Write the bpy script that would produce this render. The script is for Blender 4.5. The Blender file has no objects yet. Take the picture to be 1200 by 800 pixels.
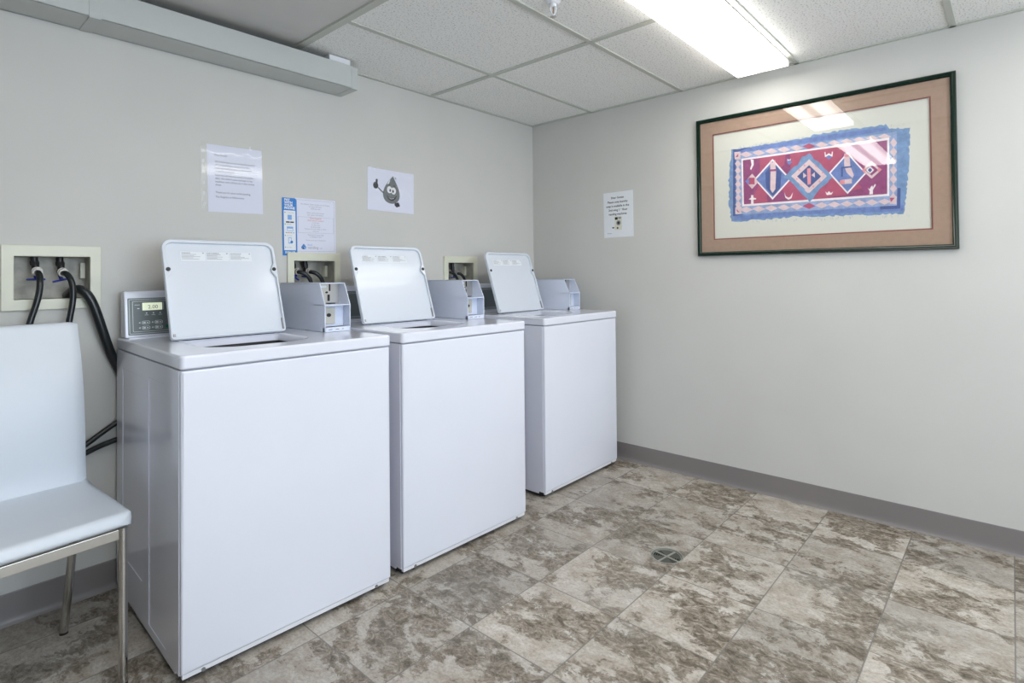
import bpy, bmesh, math, random
from mathutils import Vector, Matrix, noise as mn
random.seed(7)
SC = bpy.context.scene
COL = SC.collection
PI = math.pi
H = 2.166           # ceiling height

# ------------------------------------------------------------------ materials
def mat(name, col, rough=0.5, metal=0.0, spec=0.5, emit=None, estr=0.0, coat=0.0, bump=None, alpha=None, trans=0.0, ior=None):
    m = bpy.data.materials.new(name); m.use_nodes = True
    nt = m.node_tree; b = nt.nodes['Principled BSDF']
    b.inputs['Base Color'].default_value = (*col, 1)
    b.inputs['Roughness'].default_value = rough
    b.inputs['Metallic'].default_value = metal
    b.inputs['Specular IOR Level'].default_value = spec
    b.inputs['Coat Weight'].default_value = coat
    b.inputs['Transmission Weight'].default_value = trans
    if ior: b.inputs['IOR'].default_value = ior
    if emit:
        b.inputs['Emission Color'].default_value = (*emit, 1); b.inputs['Emission Strength'].default_value = estr
    if bump:
        sc, st, dist = bump
        tc = nt.nodes.new('ShaderNodeTexCoord'); n = nt.nodes.new('ShaderNodeTexNoise'); bp = nt.nodes.new('ShaderNodeBump')
        n.inputs['Scale'].default_value = sc; n.inputs['Detail'].default_value = 4
        bp.inputs['Strength'].default_value = st; bp.inputs['Distance'].default_value = dist
        nt.links.new(tc.outputs['Object'], n.inputs['Vector']); nt.links.new(n.outputs['Fac'], bp.inputs['Height'])
        nt.links.new(bp.outputs['Normal'], b.inputs['Normal'])
    return m

def vary(m, scale, amt, detail=5):
    """multiply base colour by a soft noise so that nothing is perfectly flat"""
    nt = m.node_tree; b = nt.nodes['Principled BSDF']; c = tuple(b.inputs['Base Color'].default_value)
    tc = nt.nodes.new('ShaderNodeTexCoord'); n = nt.nodes.new('ShaderNodeTexNoise'); r = nt.nodes.new('ShaderNodeValToRGB')
    n.inputs['Scale'].default_value = scale; n.inputs['Detail'].default_value = detail
    r.color_ramp.elements[0].position = .3; r.color_ramp.elements[1].position = .7
    r.color_ramp.elements[0].color = (c[0]*(1-amt), c[1]*(1-amt), c[2]*(1-amt), 1)
    r.color_ramp.elements[1].color = (min(1, c[0]*(1+amt)), min(1, c[1]*(1+amt)), min(1, c[2]*(1+amt)), 1)
    nt.links.new(tc.outputs['Object'], n.inputs['Vector']); nt.links.new(n.outputs['Fac'], r.inputs['Fac'])
    nt.links.new(r.outputs['Color'], b.inputs['Base Color'])
    return m

M = {}
M['wall'] = vary(mat('wall_paint', (.575, .57, .54), .6, spec=.3, bump=(260, .12, .002)), 3, .02)
M['drywall'] = vary(mat('ceiling_paint', (.60, .59, .57), .75, spec=.2, bump=(180, .1, .002)), 4, .03)
M['tbar'] = mat('ceiling_grid', (.50, .51, .46), .5)
M['enamel'] = vary(mat('white_enamel', (.725, .745, .825), .16, coat=.3, bump=(420, .02, .0005)), 5, .008)
M['enamel_side'] = mat('white_enamel_side', (.73, .745, .83), .16, coat=.3, bump=(5, .02, .002))
M['lidplastic'] = mat('lid_enamel', (.66, .70, .76), .24, coat=.2, bump=(14, .05, .002))
M['coinpaint'] = mat('coin_box_paint', (.66, .71, .83), .38, bump=(700, .06, .0004))
M['whiteplastic'] = mat('white_plastic', (.78, .79, .82), .3)
M['greyplastic'] = mat('grey_panel', (.145, .17, .17), .35)
M['greyline'] = mat('panel_line', (.72, .78, .78), .4)
M['display'] = mat('display', (.5, .6, .4), .2, emit=(.9, .95, .75), estr=.40)
M['green'] = mat('green_button', (.01, .16, .08), .3)
M['black'] = mat('black_rubber', (.012, .012, .013), .42)
M['hose'] = mat('hose_rubber', (.010, .013, .015), .3, bump=(300, .05, .0005))
M['dark'] = mat('dark_recess', (.02, .02, .02), .8)
M['chrome'] = mat('polished_steel', (.62, .62, .60), .16, metal=1)
M['brushed'] = mat('brushed_steel', (.60, .58, .54), .35, metal=1, bump=(120, .05, .0005))
M['steel'] = mat('tub_steel', (.35, .35, .36), .35, metal=1)
M['vinyl'] = vary(mat('white_vinyl', (.66, .71, .77), .42, bump=(600, .08, .0004)), 6, .015)
M['cream'] = vary(mat('cream_plastic', (.66, .66, .54), .4), 12, .04)
M['boxback'] = vary(mat('stained_box_back', (.42, .41, .36), .55), 22, .30)
M['door'] = mat('coin_door', (.50, .49, .44), .4)
M['blue'] = mat('blue_handle', (.01, .03, .30), .35)
M['brass'] = mat('old_brass', (.35, .22, .14), .4, metal=.8)
M['zinc'] = mat('galvanised', (.55, .52, .48), .4, metal=.7)
M['paper'] = mat('paper', (.70, .72, .83), .6)
M['paperw'] = mat('paper_white', (.74, .77, .80), .6)
M['ink'] = mat('ink', (.05, .05, .08), .6)
M['inkblack'] = mat('ink_black', (.02, .02, .02), .6)
M['inkgrey'] = mat('ink_grey', (.28, .28, .31), .6)
M['inkred'] = mat('ink_red', (.60, .10, .10), .6)
M['inkblue'] = mat('ink_blue', (.02, .19, .55), .5)
M['inkpale'] = mat('ink_pale_blue', (.20, .38, .72), .5)
M['inkgreen'] = mat('ink_green', (.10, .35, .22), .5)
M['race'] = mat('raceway_paint', (.52, .54, .52), .45, bump=(200, .05, .001))
M['frame'] = mat('green_lacquer', (.002, .017, .010), .22, spec=.35)
M['mat'] = vary(mat('tan_mat_board', (.37, .25, .18), .8), 60, .05)
M['matedge'] = mat('red_mat_edge', (.22, .055, .045), .7)
M['artpaper'] = mat('art_paper', (.66, .66, .585), .7)
M['base'] = mat('cove_vinyl', (.212, .195, .19), .45, bump=(90, .05, .001))
M['draing'] = mat('drain_grate', (.10, .10, .085), .5, metal=.4)
M['drainm'] = mat('drain_metal', (.33, .335, .29), .42, metal=.3, bump=(200, .1, .001))
M['mascot'] = mat('drop_grey', (.14, .155, .165), .6)
M['mascotd'] = mat('drop_dark', (.03, .035, .04), .6)
RUGC = [(.16, .27, .46), (.045, .08, .25), (.27, .35, .55), (.66, .51, .52), (.80, .74, .74), (.40, .07, .14), (.26, .05, .16), (.13, .20, .45), (.68, .26, .29)]
for i, c in enumerate(RUGC):
    c = tuple(min(.9, v*1.04+.012) for v in c)
    M['rug%d' % i] = vary(mat('rug_print_%d' % i, c, .7), 55, .16 if i in (0, 2, 6, 7) else .08)

def glassy(name, r0=.08, rough=0.0, tint=(1, 1, 1), bump=None):
    """thin clear sheet: transparent with a Fresnel reflection"""
    m = bpy.data.materials.new(name); m.use_nodes = True; nt = m.node_tree; nt.nodes.clear()
    o = nt.nodes.new('ShaderNodeOutputMaterial'); mx = nt.nodes.new('ShaderNodeMixShader'); f = nt.nodes.new('ShaderNodeLayerWeight'); pw = nt.nodes.new('ShaderNodeMath'); ml = nt.nodes.new('ShaderNodeMath')
    t = nt.nodes.new('ShaderNodeBsdfTransparent'); g = nt.nodes.new('ShaderNodeBsdfGlossy')
    f.inputs['Blend'].default_value = .5; pw.operation = 'POWER'; pw.inputs[1].default_value = 5; ml.operation = 'MULTIPLY_ADD'; ml.inputs[1].default_value = .7; ml.inputs[2].default_value = r0;
    nt.links.new(f.outputs['Facing'], pw.inputs[0]); nt.links.new(pw.outputs[0], ml.inputs[0]); g.inputs['Roughness'].default_value = rough; t.inputs['Color'].default_value = (*tint, 1)
    nt.links.new(ml.outputs[0], mx.inputs[0]); nt.links.new(t.outputs[0], mx.inputs[1]); nt.links.new(g.outputs[0], mx.inputs[2])
    nt.links.new(mx.outputs[0], o.inputs[0])
    if bump:
        tc = nt.nodes.new('ShaderNodeTexCoord'); n = nt.nodes.new('ShaderNodeTexNoise'); bp = nt.nodes.new('ShaderNodeBump')
        n.inputs['Scale'].default_value = bump[0]; n.inputs['Detail'].default_value = 2
        bp.inputs['Strength'].default_value = bump[1]; bp.inputs['Distance'].default_value = .01
        nt.links.new(tc.outputs['Object'], n.inputs['Vector']); nt.links.new(n.outputs['Fac'], bp.inputs['Height'])
        nt.links.new(bp.outputs[0], g.inputs['Normal']); nt.links.new(bp.outputs[0], f.inputs['Normal'])
    return m
M['glass'] = glassy('picture_glass', .085)
M['sleeve'] = glassy('clear_sleeve', .045, .07, bump=(6, .05))
M['strip'] = glassy('sleeve_edge', .05, .35)

def floor_material():
    m = bpy.data.materials.new('tile_floor'); m.use_nodes = True; nt = m.node_tree; N = nt.nodes; L = nt.links
    b = N['Principled BSDF']
    def math_(op, a, bb=None, v=None):
        n = N.new('ShaderNodeMath'); n.operation = op
        for i, x in enumerate((a, bb, v)):
            if x is None: continue
            if isinstance(x, (int, float)): n.inputs[i].default_value = x
            else: L.new(x, n.inputs[i])
        return n.outputs[0]
    def vm(op, a, bb):
        n = N.new('ShaderNodeVectorMath'); n.operation = op
        for i, x in enumerate((a, bb)):
            if isinstance(x, tuple): n.inputs[i].default_value = x
            else: L.new(x, n.inputs[i])
        return n.outputs[0]
    tc = N.new('ShaderNodeTexCoord'); P = tc.outputs['Object']
    TX, TY = .3514, .3279
    q = vm('DIVIDE', vm('ADD', P, (2.0918, .8338, 0)), (TX, TY, 1))
    fl = N.new('ShaderNodeVectorMath'); fl.operation = 'FLOOR'; L.new(q, fl.inputs[0])
    fr = N.new('ShaderNodeVectorMath'); fr.operation = 'FRACTION'; L.new(q, fr.inputs[0])
    s = N.new('ShaderNodeSeparateXYZ'); L.new(fr.outputs[0], s.inputs[0])
    s2 = N.new('ShaderNodeSeparateXYZ'); L.new(fl.outputs[0], s2.inputs[0])
    cell = N.new('ShaderNodeCombineXYZ'); L.new(s2.outputs[0], cell.inputs[0]); L.new(s2.outputs[1], cell.inputs[1])
    wn = N.new('ShaderNodeTexWhiteNoise'); L.new(cell.outputs[0], wn.inputs['Vector'])
    ex = math_('MULTIPLY', math_('MINIMUM', s.outputs[0], math_('SUBTRACT', 1, s.outputs[0])), TX)
    ey = math_('MULTIPLY', math_('MINIMUM', s.outputs[1], math_('SUBTRACT', 1, s.outputs[1])), TY)
    ed = math_('MINIMUM', ex, ey)
    grout = math_('LESS_THAN', ed, .0021)
    pos = vm('ADD', vm('MULTIPLY', P, (1.25, .85, 1)), vm('MULTIPLY', wn.outputs['Color'], (37, 29, 0)))
    def noise(scale, det, rough, dist, vec=pos):
        n = N.new('ShaderNodeTexNoise'); n.inputs['Scale'].default_value = scale; n.inputs['Detail'].default_value = det
        n.inputs['Roughness'].default_value = rough; n.inputs['Distortion'].default_value = dist; L.new(vec, n.inputs['Vector']); return n.outputs['Fac']
    big = noise(3.3, 5, .55, .35)
    mid = noise(11, 10, .76, .35)
    fine = noise(27, 11, .80, .9)
    def ramp(x, pts, interp='LINEAR'):
        r = N.new('ShaderNodeValToRGB'); cr = r.color_ramp; cr.interpolation = interp
        cr.elements[0].position = pts[0][0]; cr.elements[0].color = (*pts[0][1], 1)
        cr.elements[1].position = pts[-1][0]; cr.elements[1].color = (*pts[-1][1], 1)
        for p, c in pts[1:-1]:
            e = cr.elements.new(p); e.color = (*c, 1)
        L.new(x, r.inputs[0]); return r.outputs[0]
    def mixc(f, a, c):
        n = N.new('ShaderNodeMix'); n.data_type = 'RGBA'
        for k, x in ((0, f), (6, a), (7, c)):
            if isinstance(x, tuple): n.inputs[k].default_value = x
            else: L.new(x, n.inputs[k])
        return n.outputs[2]
    def sm(x, a, c):
        n = N.new('ShaderNodeMapRange'); n.interpolation_type = 'SMOOTHSTEP'; n.inputs['From Min'].default_value = a; n.inputs['From Max'].default_value = c
        L.new(x, n.inputs['Value']); return n.outputs[0]
    # pale worn stone, drifting from chalk white to beige
    pale = ramp(mid, [(.30, (.56, .54, .505)), (.43, (.45, .415, .37)), (.55, (.36, .315, .265)), (.70, (.29, .245, .195))])
    # crusty zones where dark pits and light crumbs mix
    edge = math_('ADD', big, math_('MULTIPLY', math_('SUBTRACT', mid, .5), .80))
    crust = ramp(fine, [(.36, (.46, .425, .375)), (.45, (.29, .25, .205)), (.53, (.17, .14, .105)), (.62, (.065, .05, .035)), (.72, (.24, .205, .165))])
    col0 = mixc(sm(edge, .485, .575), pale, crust)
    # dark rims along the crust's border
    rim = math_('SUBTRACT', 1, sm(math_('ABSOLUTE', math_('SUBTRACT', edge, .52)), .0, .020))
    col1 = mixc(math_('MULTIPLY', math_('MULTIPLY', rim, sm(fine, .42, .54)), .85), col0, (.11, .088, .062, 1))
    # pitted speckle
    sp = noise(95, 5, .7, .3)
    r2 = N.new('ShaderNodeValToRGB'); r2.color_ramp.elements[0].position = .34; r2.color_ramp.elements[0].color = (.55, .53, .50, 1)
    r2.color_ramp.elements[1].position = .56; r2.color_ramp.elements[1].color = (1.06, 1.06, 1.05, 1); L.new(sp, r2.inputs[0])
    mul = N.new('ShaderNodeMix'); mul.data_type = 'RGBA'; mul.blend_type = 'MULTIPLY'; mul.inputs[0].default_value = .6
    L.new(col1, mul.inputs[6]); L.new(r2.outputs[0], mul.inputs[7])
    # grey cast in places
    gy = noise(2.3, 3, .5, 0)
    hs = N.new('ShaderNodeMix'); hs.data_type = 'RGBA'; hs.inputs[7].default_value = (.29, .285, .27, 1)
    L.new(math_('MULTIPLY', math_('GREATER_THAN', gy, .5), math_('MULTIPLY', math_('SUBTRACT', gy, .5), 1.2)), hs.inputs[0]); L.new(mul.outputs[2], hs.inputs[6])
    br = math_('ADD', .90, math_('MULTIPLY', wn.outputs['Value'], .30))
    bm_ = N.new('ShaderNodeMix'); bm_.data_type = 'RGBA'; bm_.blend_type = 'MULTIPLY'; bm_.inputs[0].default_value = 1
    cc = N.new('ShaderNodeCombineXYZ'); [L.new(br, cc.inputs[i]) for i in range(3)]
    L.new(hs.outputs[2], bm_.inputs[6]); L.new(cc.outputs[0], bm_.inputs[7])
    g = N.new('ShaderNodeMix'); g.data_type = 'RGBA'; g.inputs[7].default_value = (.17, .16, .145, 1)
    L.new(math_('MULTIPLY', grout, .85), g.inputs[0]); L.new(bm_.outputs[2], g.inputs[6])
    L.new(g.outputs[2], b.inputs['Base Color'])
    b.inputs['Roughness'].default_value = .48; b.inputs['Specular IOR Level'].default_value = .4
    hgt = math_('SUBTRACT', math_('MULTIPLY', fine, .25), grout)
    bp = N.new('ShaderNodeBump'); bp.inputs['Strength'].default_value = .35; bp.inputs['Distance'].default_value = .0015
    L.new(hgt, bp.inputs['Height']); L.new(bp.outputs[0], b.inputs['Normal'])
    return m
M['floor'] = floor_material()

def ceil_material():
    m = mat('mineral_tile', (.62, .62, .59), .85, spec=.1); nt = m.node_tree; N = nt.nodes; L = nt.links; b = N['Principled BSDF']
    tc = N.new('ShaderNodeTexCoord'); n = N.new('ShaderNodeTexNoise'); n.inputs['Scale'].default_value = 135; n.inputs['Detail'].default_value = 3; n.inputs['Roughness'].default_value = .6
    L.new(tc.outputs['Object'], n.inputs['Vector'])
    r = N.new('ShaderNodeValToRGB'); r.color_ramp.elements[0].position = .36; r.color_ramp.elements[0].color = (.52, .52, .50, 1)
    r.color_ramp.elements[1].position = .44; r.color_ramp.elements[1].color = (.86, .86, .83, 1); L.new(n.outputs['Fac'], r.inputs[0])
    L.new(r.outputs[0], b.inputs['Base Color'])
    bp = N.new('ShaderNodeBump'); bp.inputs['Strength'].default_value = .5; bp.inputs['Distance'].default_value = .002
    L.new(n.outputs['Fac'], bp.inputs['Height']); L.new(bp.outputs[0], b.inputs['Normal'])
    return m
M['ctile'] = ceil_material()

def lens_material(name, strength, col):
    m = bpy.data.materials.new(name); m.use_nodes = True; nt = m.node_tree; N = nt.nodes; L = nt.links; b = N['Principled BSDF']
    b.inputs['Base Color'].default_value = (.8, .8, .75, 1); b.inputs['Roughness'].default_value = .3
    tc = N.new('ShaderNodeTexCoord'); s = N.new('ShaderNodeSeparateXYZ'); L.new(tc.outputs['Object'], s.inputs[0])
    a = N.new('ShaderNodeMath'); a.operation = 'ABSOLUTE'; L.new(s.outputs[1], a.inputs[0])
    r = N.new('ShaderNodeValToRGB'); e = r.color_ramp.elements
    e[0].position = 0; e[0].color = (.42, .42, .42, 1); e[1].position = .125; e[1].color = (.5, .5, .5, 1)
    for p, v in ((.018, .5), (.035, 1), (.09, 1)):
        k = e.new(p); k.color = (v, v, v, 1)
    mu = N.new('ShaderNodeMath'); mu.operation = 'MULTIPLY'; mu.inputs[1].default_value = strength
    ax = N.new('ShaderNodeMath'); ax.operation = 'ABSOLUTE'; L.new(s.outputs[0], ax.inputs[0])
    en = N.new('ShaderNodeMapRange'); en.interpolation_type = 'SMOOTHSTEP'       # the tubes stop short of the ends
    for k_, v_ in (('From Min', .592), ('From Max', .645), ('To Min', 1), ('To Max', .12)): en.inputs[k_].default_value = v_
    L.new(ax.outputs[0], en.inputs['Value'])
    m3 = N.new('ShaderNodeMath'); m3.operation = 'MULTIPLY'; L.new(r.outputs[0], m3.inputs[0]); L.new(en.outputs[0], m3.inputs[1])
    L.new(a.outputs[0], r.inputs[0]); L.new(m3.outputs[0], mu.inputs[0])
    b.inputs['Emission Color'].default_value = (*col, 1); L.new(mu.outputs[0], b.inputs['Emission Strength'])
    return m
M['lens'] = lens_material('light_diffuser', 8.0, (1.0, .965, .915))
M['fill_pane'] = mat('fill_daylight_pane', (.5, .6, .7), .1, emit=(.76, .87, 1.0), estr=6.3)  # glowing pane of the added window, fills the room with daylight

# ------------------------------------------------------------------ geometry helpers
def new_bm(): return bmesh.new()

def box(bm, x0, x1, y0, y1, z0, z1, bev=0.0, mi=0, seg=2):
    r = bmesh.ops.create_cube(bm, size=1)
    vs = r['verts']
    for v in vs:
        v.co = Vector(((x0+x1)/2 + v.co.x*(x1-x0), (y0+y1)/2 + v.co.y*(y1-y0), (z0+z1)/2 + v.co.z*(z1-z0)))
    fs = list({f for v in vs for f in v.link_faces})
    for f in fs: f.material_index = mi
    if bev > 0:
        es = list({e for v in vs for e in v.link_edges})
        r2 = bmesh.ops.bevel(bm, geom=es, offset=bev, segments=seg, profile=.5, affect='EDGES')
        for f in r2['faces']: f.material_index = mi
    return bm

def prism(bm, prof, axis, a0, a1, bev=0.0, mi=0):
    """closed profile (list of 2-D points) extruded along axis 'x','y' or 'z'"""
    def P(p, t): return {'x': (t, p[0], p[1]), 'y': (p[0], t, p[1]), 'z': (p[0], p[1], t)}[axis]
    A = [bm.verts.new(P(p, a0)) for p in prof]; B = [bm.verts.new(P(p, a1)) for p in prof]
    n = len(prof); fs = [bm.faces.new(A), bm.faces.new(B[::-1])]
    for i in range(n): fs.append(bm.faces.new((A[i], B[i], B[(i+1) % n], A[(i+1) % n])))
    for f in fs: f.material_index = mi
    bmesh.ops.recalc_face_normals(bm, faces=fs)
    if bev > 0:
        es = list({e for f in fs for e in f.edges})
        r2 = bmesh.ops.bevel(bm, geom=es, offset=bev, segments=2, profile=.5, affect='EDGES')
        for f in r2['faces']: f.material_index = mi
    return bm

def cyl(bm, p0, p1, r0, r1=None, n=20, mi=0):
    r1 = r0 if r1 is None else r1
    p0, p1 = Vector(p0), Vector(p1); d = p1-p0
    m = Matrix.Translation((p0+p1)/2) @ d.to_track_quat('Z', 'Y').to_matrix().to_4x4()
    r = bmesh.ops.create_cone(bm, cap_ends=True, segments=n, radius1=r0, radius2=r1, depth=d.length, matrix=m)
    for f in {f for v in r['verts'] for f in v.link_faces}: f.material_index = mi
    return bm

def rr(x0, y0, x1, y1, r, n=6):
    """rounded rectangle; r a number or (bl, br, tr, tl)"""
    rs = (r,)*4 if isinstance(r, (int, float)) else r
    out = []
    for (cx, cy, a0, q) in ((x0+rs[0], y0+rs[0], PI, rs[0]), (x1-rs[1], y0+rs[1], 1.5*PI, rs[1]), (x1-rs[2], y1-rs[2], 0, rs[2]), (x0+rs[3], y1-rs[3], .5*PI, rs[3])):
        if q <= 1e-6: out.append((cx, cy)); continue
        for k in range(n+1):
            a = a0 + k/n*PI/2; out.append((cx+q*math.cos(a), cy+q*math.sin(a)))
    return out
def circ(cx, cy, r, n=28, ry=None): return [(cx+r*math.cos(2*PI*k/n), cy+(ry or r)*math.sin(2*PI*k/n)) for k in range(n)]

def add_mesh(bm, me, mx=None, mi=0):
    for p in me.polygons: p.material_index = mi
    if mx is not None: me.transform(mx)
    bm.from_mesh(me); bpy.data.meshes.remove(me)

def plate(bm, outline, holes, z0, z1, bev=0.0, mx=None, mi=0, seg=2):
    """flat plate with holes in its XY plane, from z0 to z1"""
    cu = bpy.data.curves.new('tmp', 'CURVE'); cu.dimensions = '2D'; cu.fill_mode = 'BOTH'
    for pts in [outline]+list(holes):
        s = cu.splines.new('POLY'); s.points.add(len(pts)-1); s.use_cyclic_u = True
        for p, q in zip(s.points, pts): p.co = (q[0], q[1], 0, 1)
    cu.extrude = (z1-z0)/2-bev; cu.bevel_depth = bev; cu.bevel_resolution = seg
    if bev: cu.offset = -bev
    ob = bpy.data.objects.new('tmp', cu); me = bpy.data.meshes.new_from_object(ob)
    bpy.data.objects.remove(ob); bpy.data.curves.remove(cu)
    t = Matrix.Translation((0, 0, (z0+z1)/2))
    add_mesh(bm, me, (mx @ t) if mx is not None else t, mi)
    bmesh.ops.remove_doubles(bm, verts=bm.verts, dist=1e-6)
    return bm

def tube(bm, pts, r, mi=0, smooth=True, n=6):
    cu = bpy.data.curves.new('tmp', 'CURVE'); cu.dimensions = '3D'
    s = cu.splines.new('NURBS' if smooth else 'POLY'); s.points.add(len(pts)-1)
    for p, q in zip(s.points, pts): p.co = (*q, 1)
    if smooth: s.order_u = 4; s.use_endpoint_u = True; s.resolution_u = 10
    cu.bevel_depth = r; cu.bevel_resolution = n; cu.use_fill_caps = True
    ob = bpy.data.objects.new('tmp', cu); me = bpy.data.meshes.new_from_object(ob)
    bpy.data.objects.remove(ob); bpy.data.curves.remove(cu)
    add_mesh(bm, me, None, mi); return bm

def text(bm, s, x, y, size, mx, align='LEFT', mi=0, bold=0.0, z=0.0, line=1.0, sx=1.0):
    cu = bpy.data.curves.new('tmp', 'FONT'); cu.body = s; cu.size = size; cu.align_x = align; cu.space_line = line
    cu.offset = bold; cu.resolution_u = 2
    ob = bpy.data.objects.new('tmp', cu); me = bpy.data.meshes.new_from_object(ob)
    bpy.data.objects.remove(ob); bpy.data.curves.remove(cu)
    add_mesh(bm, me, mx @ Matrix.Translation((x, y, z)) @ Matrix.Diagonal((sx, 1, 1, 1)), mi); return bm

def obj(name, bm, mats, parent=None, smooth=True, ang=35):
    me = bpy.data.meshes.new(name); bm.to_mesh(me); bm.free()
    for m in (mats if isinstance(mats, (list, tuple)) else [mats]): me.materials.append(M[m])
    if smooth:
        for p in me.polygons: p.use_smooth = True
        me.set_sharp_from_angle(angle=math.radians(ang))
    o = bpy.data.objects.new(name, me); COL.objects.link(o)
    if smooth:
        w_ = o.modifiers.new('weighted_normal', 'WEIGHTED_NORMAL'); w_.keep_sharp = True; w_.weight = 100
    if parent: o.parent = parent
    return o

def tag(o, label=None, cat=None, group=None, kind=None):
    if label: o['label'] = label
    if cat: o['category'] = cat
    if group: o['group'] = group
    if kind: o['kind'] = kind
    return o
def thing(name, label, cat, loc, rot=(0, 0, 0), group=None):
    o = bpy.data.objects.new(name, None); COL.objects.link(o); o.empty_display_size = .1
    o.location = loc; o.rotation_euler = rot
    return tag(o, label, cat, group)
def struct(name, bm, mats, **k): return tag(obj(name, bm, mats, **k), kind='structure')
def fm(origin, ex, ey):
    ex, ey = Vector(ex).normalized(), Vector(ey).normalized(); ez = ex.cross(ey)
    m = Matrix((ex, ey, ez)).transposed().to_4x4(); m.translation = Vector(origin); return m
WALLFACE = fm((0, 0, 0), (1, 0, 0), (0, 0, 1))     # plate XY -> local x, z ; plate +z -> towards the viewer (-y)

# ------------------------------------------------------------------ the room
XL, YF = -5.8, -4.3
WT = .12
BOXES = [(-2.7563, 1.0300), (-1.7807, 1.0255), (-.8316, 1.0250)]      # lower-left corners of the three wall boxes, .272 x .222
BW, BH = .272, .222
b = new_bm()
holes = [rr(x+.031, z+.034, x+BW-.031, z+BH-.034, 0) for x, z in BOXES]
plate(b, rr(XL-WT, -.02, WT, H+.12, 0), holes, -WT, 0, mx=WALLFACE)
struct('wall_back', b, 'wall', smooth=False)
b = new_bm(); box(b, 0, WT, YF-WT, 0, -.02, H+.12); struct('wall_right', b, 'wall', smooth=False)
FILL_WIN = (-3.3, .75, -1.05, 1.98)   # unseen window added behind the camera for its fill light: x0, z0, x1, z1
b = new_bm(); box(b, XL-WT, XL, YF-WT, 0, -.02, H+.12); struct('wall_left', b, 'wall', smooth=False)
b = new_bm()
plate(b, rr(XL, -.02, WT, H+.12, 0), [rr(*FILL_WIN, 0)], 0, WT, mx=fm((0, YF, 0), (1, 0, 0), (0, 0, 1)))
bmesh.ops.recalc_face_normals(b, faces=b.faces)
struct('wall_front', b, 'wall', smooth=False)
# added fill window: sash bars, sill and glowing pane
b = new_bm()
w0, z0, w1, z1 = FILL_WIN
for a in (w0, (w0+w1)/2-.02, w1-.04): box(b, a, a+.04, YF-.08, YF-.03, z0, z1, .004)
for a in (z0, z1-.04): box(b, w0, w1, YF-.08, YF-.03, a, a+.04, .004)
wn = struct('fill_window_1', b, 'whiteplastic')
b = new_bm(); box(b, w0+.03, w1-.03, YF-.065, YF-.06, z0+.03, z1-.03); obj('pane', b, 'fill_pane', wn)

# floor with the drain opening cut out
DR = (-.905, -1.430, .066)
b = new_bm(); plate(b, rr(XL, YF, 0, 0, 0), [circ(DR[0], DR[1], DR[2], 40)], -.06, 0)
struct('floor', b, 'floor', smooth=False)

# ceilings
DRYX = -1.79
b = new_bm(); box(b, DRYX, 0, YF, 0, H+.004, H+.03); struct('ceiling', b, 'ctile', smooth=False)
b = new_bm(); box(b, XL, DRYX, YF, 0, H+.006, H+.03); struct('ceiling_drywall', b, 'drywall', smooth=False)
b = new_bm()
ys = [-.4973-.6054*k for k in range(7)]
for y in ys: box(b, DRYX, 0, y-.012, y+.012, H-.002, H+.006, .0008, seg=1)
box(b, -.9222-.012, -.9222+.012, YF, 0, H-.003, H+.006, .0008, seg=1)
box(b, DRYX-.004, DRYX+.028, YF, 0, H-.004, H+.008, .0008, seg=1)
struct('trim_1', b, 'tbar')
b = new_bm()
box(b, -.019, 0, YF, 0, H-.002, H+.006, .0008, seg=1); box(b, DRYX, 0, -.019, 0, H-.002, H+.006, .0008, seg=1)
struct('trim_2', b, 'tbar')

# cove baseboards
cove = [(0, 0), (-.017, 0), (-.0165, .003), (-.010, .010), (-.0055, .022), (-.004, .04), (-.0035, .098), (-.001, .102), (0, .102)]
b = new_bm(); prism(b, cove, 'y', YF, 0); struct('baseboard_right', b, 'base')
b = new_bm(); prism(b, cove, 'x', XL, 0); struct('baseboard_back', b, 'base')
b = new_bm(); prism(b, [(-c[0]+XL, c[1]) for c in cove], 'y', YF, 0); struct('baseboard_left', b, 'base')
b = new_bm(); prism(b, [(-c[0]+YF, c[1]) for c in cove], 'x', XL, 0); struct('baseboard_front', b, 'base')

# ------------------------------------------------------------------ ceiling lights
def make_light():
    t = thing('ceiling_light', 'white fluorescent ceiling light over the floor, its end close to the picture wall', 'ceiling light', (-.76, -1.58, H), group='fluorescent ceiling lights in a line')
    b = new_bm(); box(b, -.645, .645, -.115, .115, -.014, -.0022, .003); obj('housing', b, 'whiteplastic', t)
    b = new_bm(); box(b, -.64, .64, -.121, .121, -.042, -.014, .003, seg=3); obj('diffuser', b, 'lens', t)
    return t
def copy_tree(o, parent=None):
    c = o.copy(); COL.objects.link(c)
    if parent: c.parent = parent
    for ch in list(o.children): copy_tree(ch, c)
    return c
L0 = make_light()
for x, y, lab in ((-2.60, -1.58, 'second fluorescent ceiling light in the line, behind the camera side of the first'),
                  (-2.3, -3.2, 'added unseen fluorescent ceiling light near the fill window'),
                  (-.74, -3.0, 'added unseen fluorescent ceiling light at the rear of the room')):  # the two rear lights are unseen, added to brighten the room
    c = copy_tree(L0); c.location = (x, y, H+(.0022 if x < DRYX else 0)); c['label'] = lab

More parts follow.
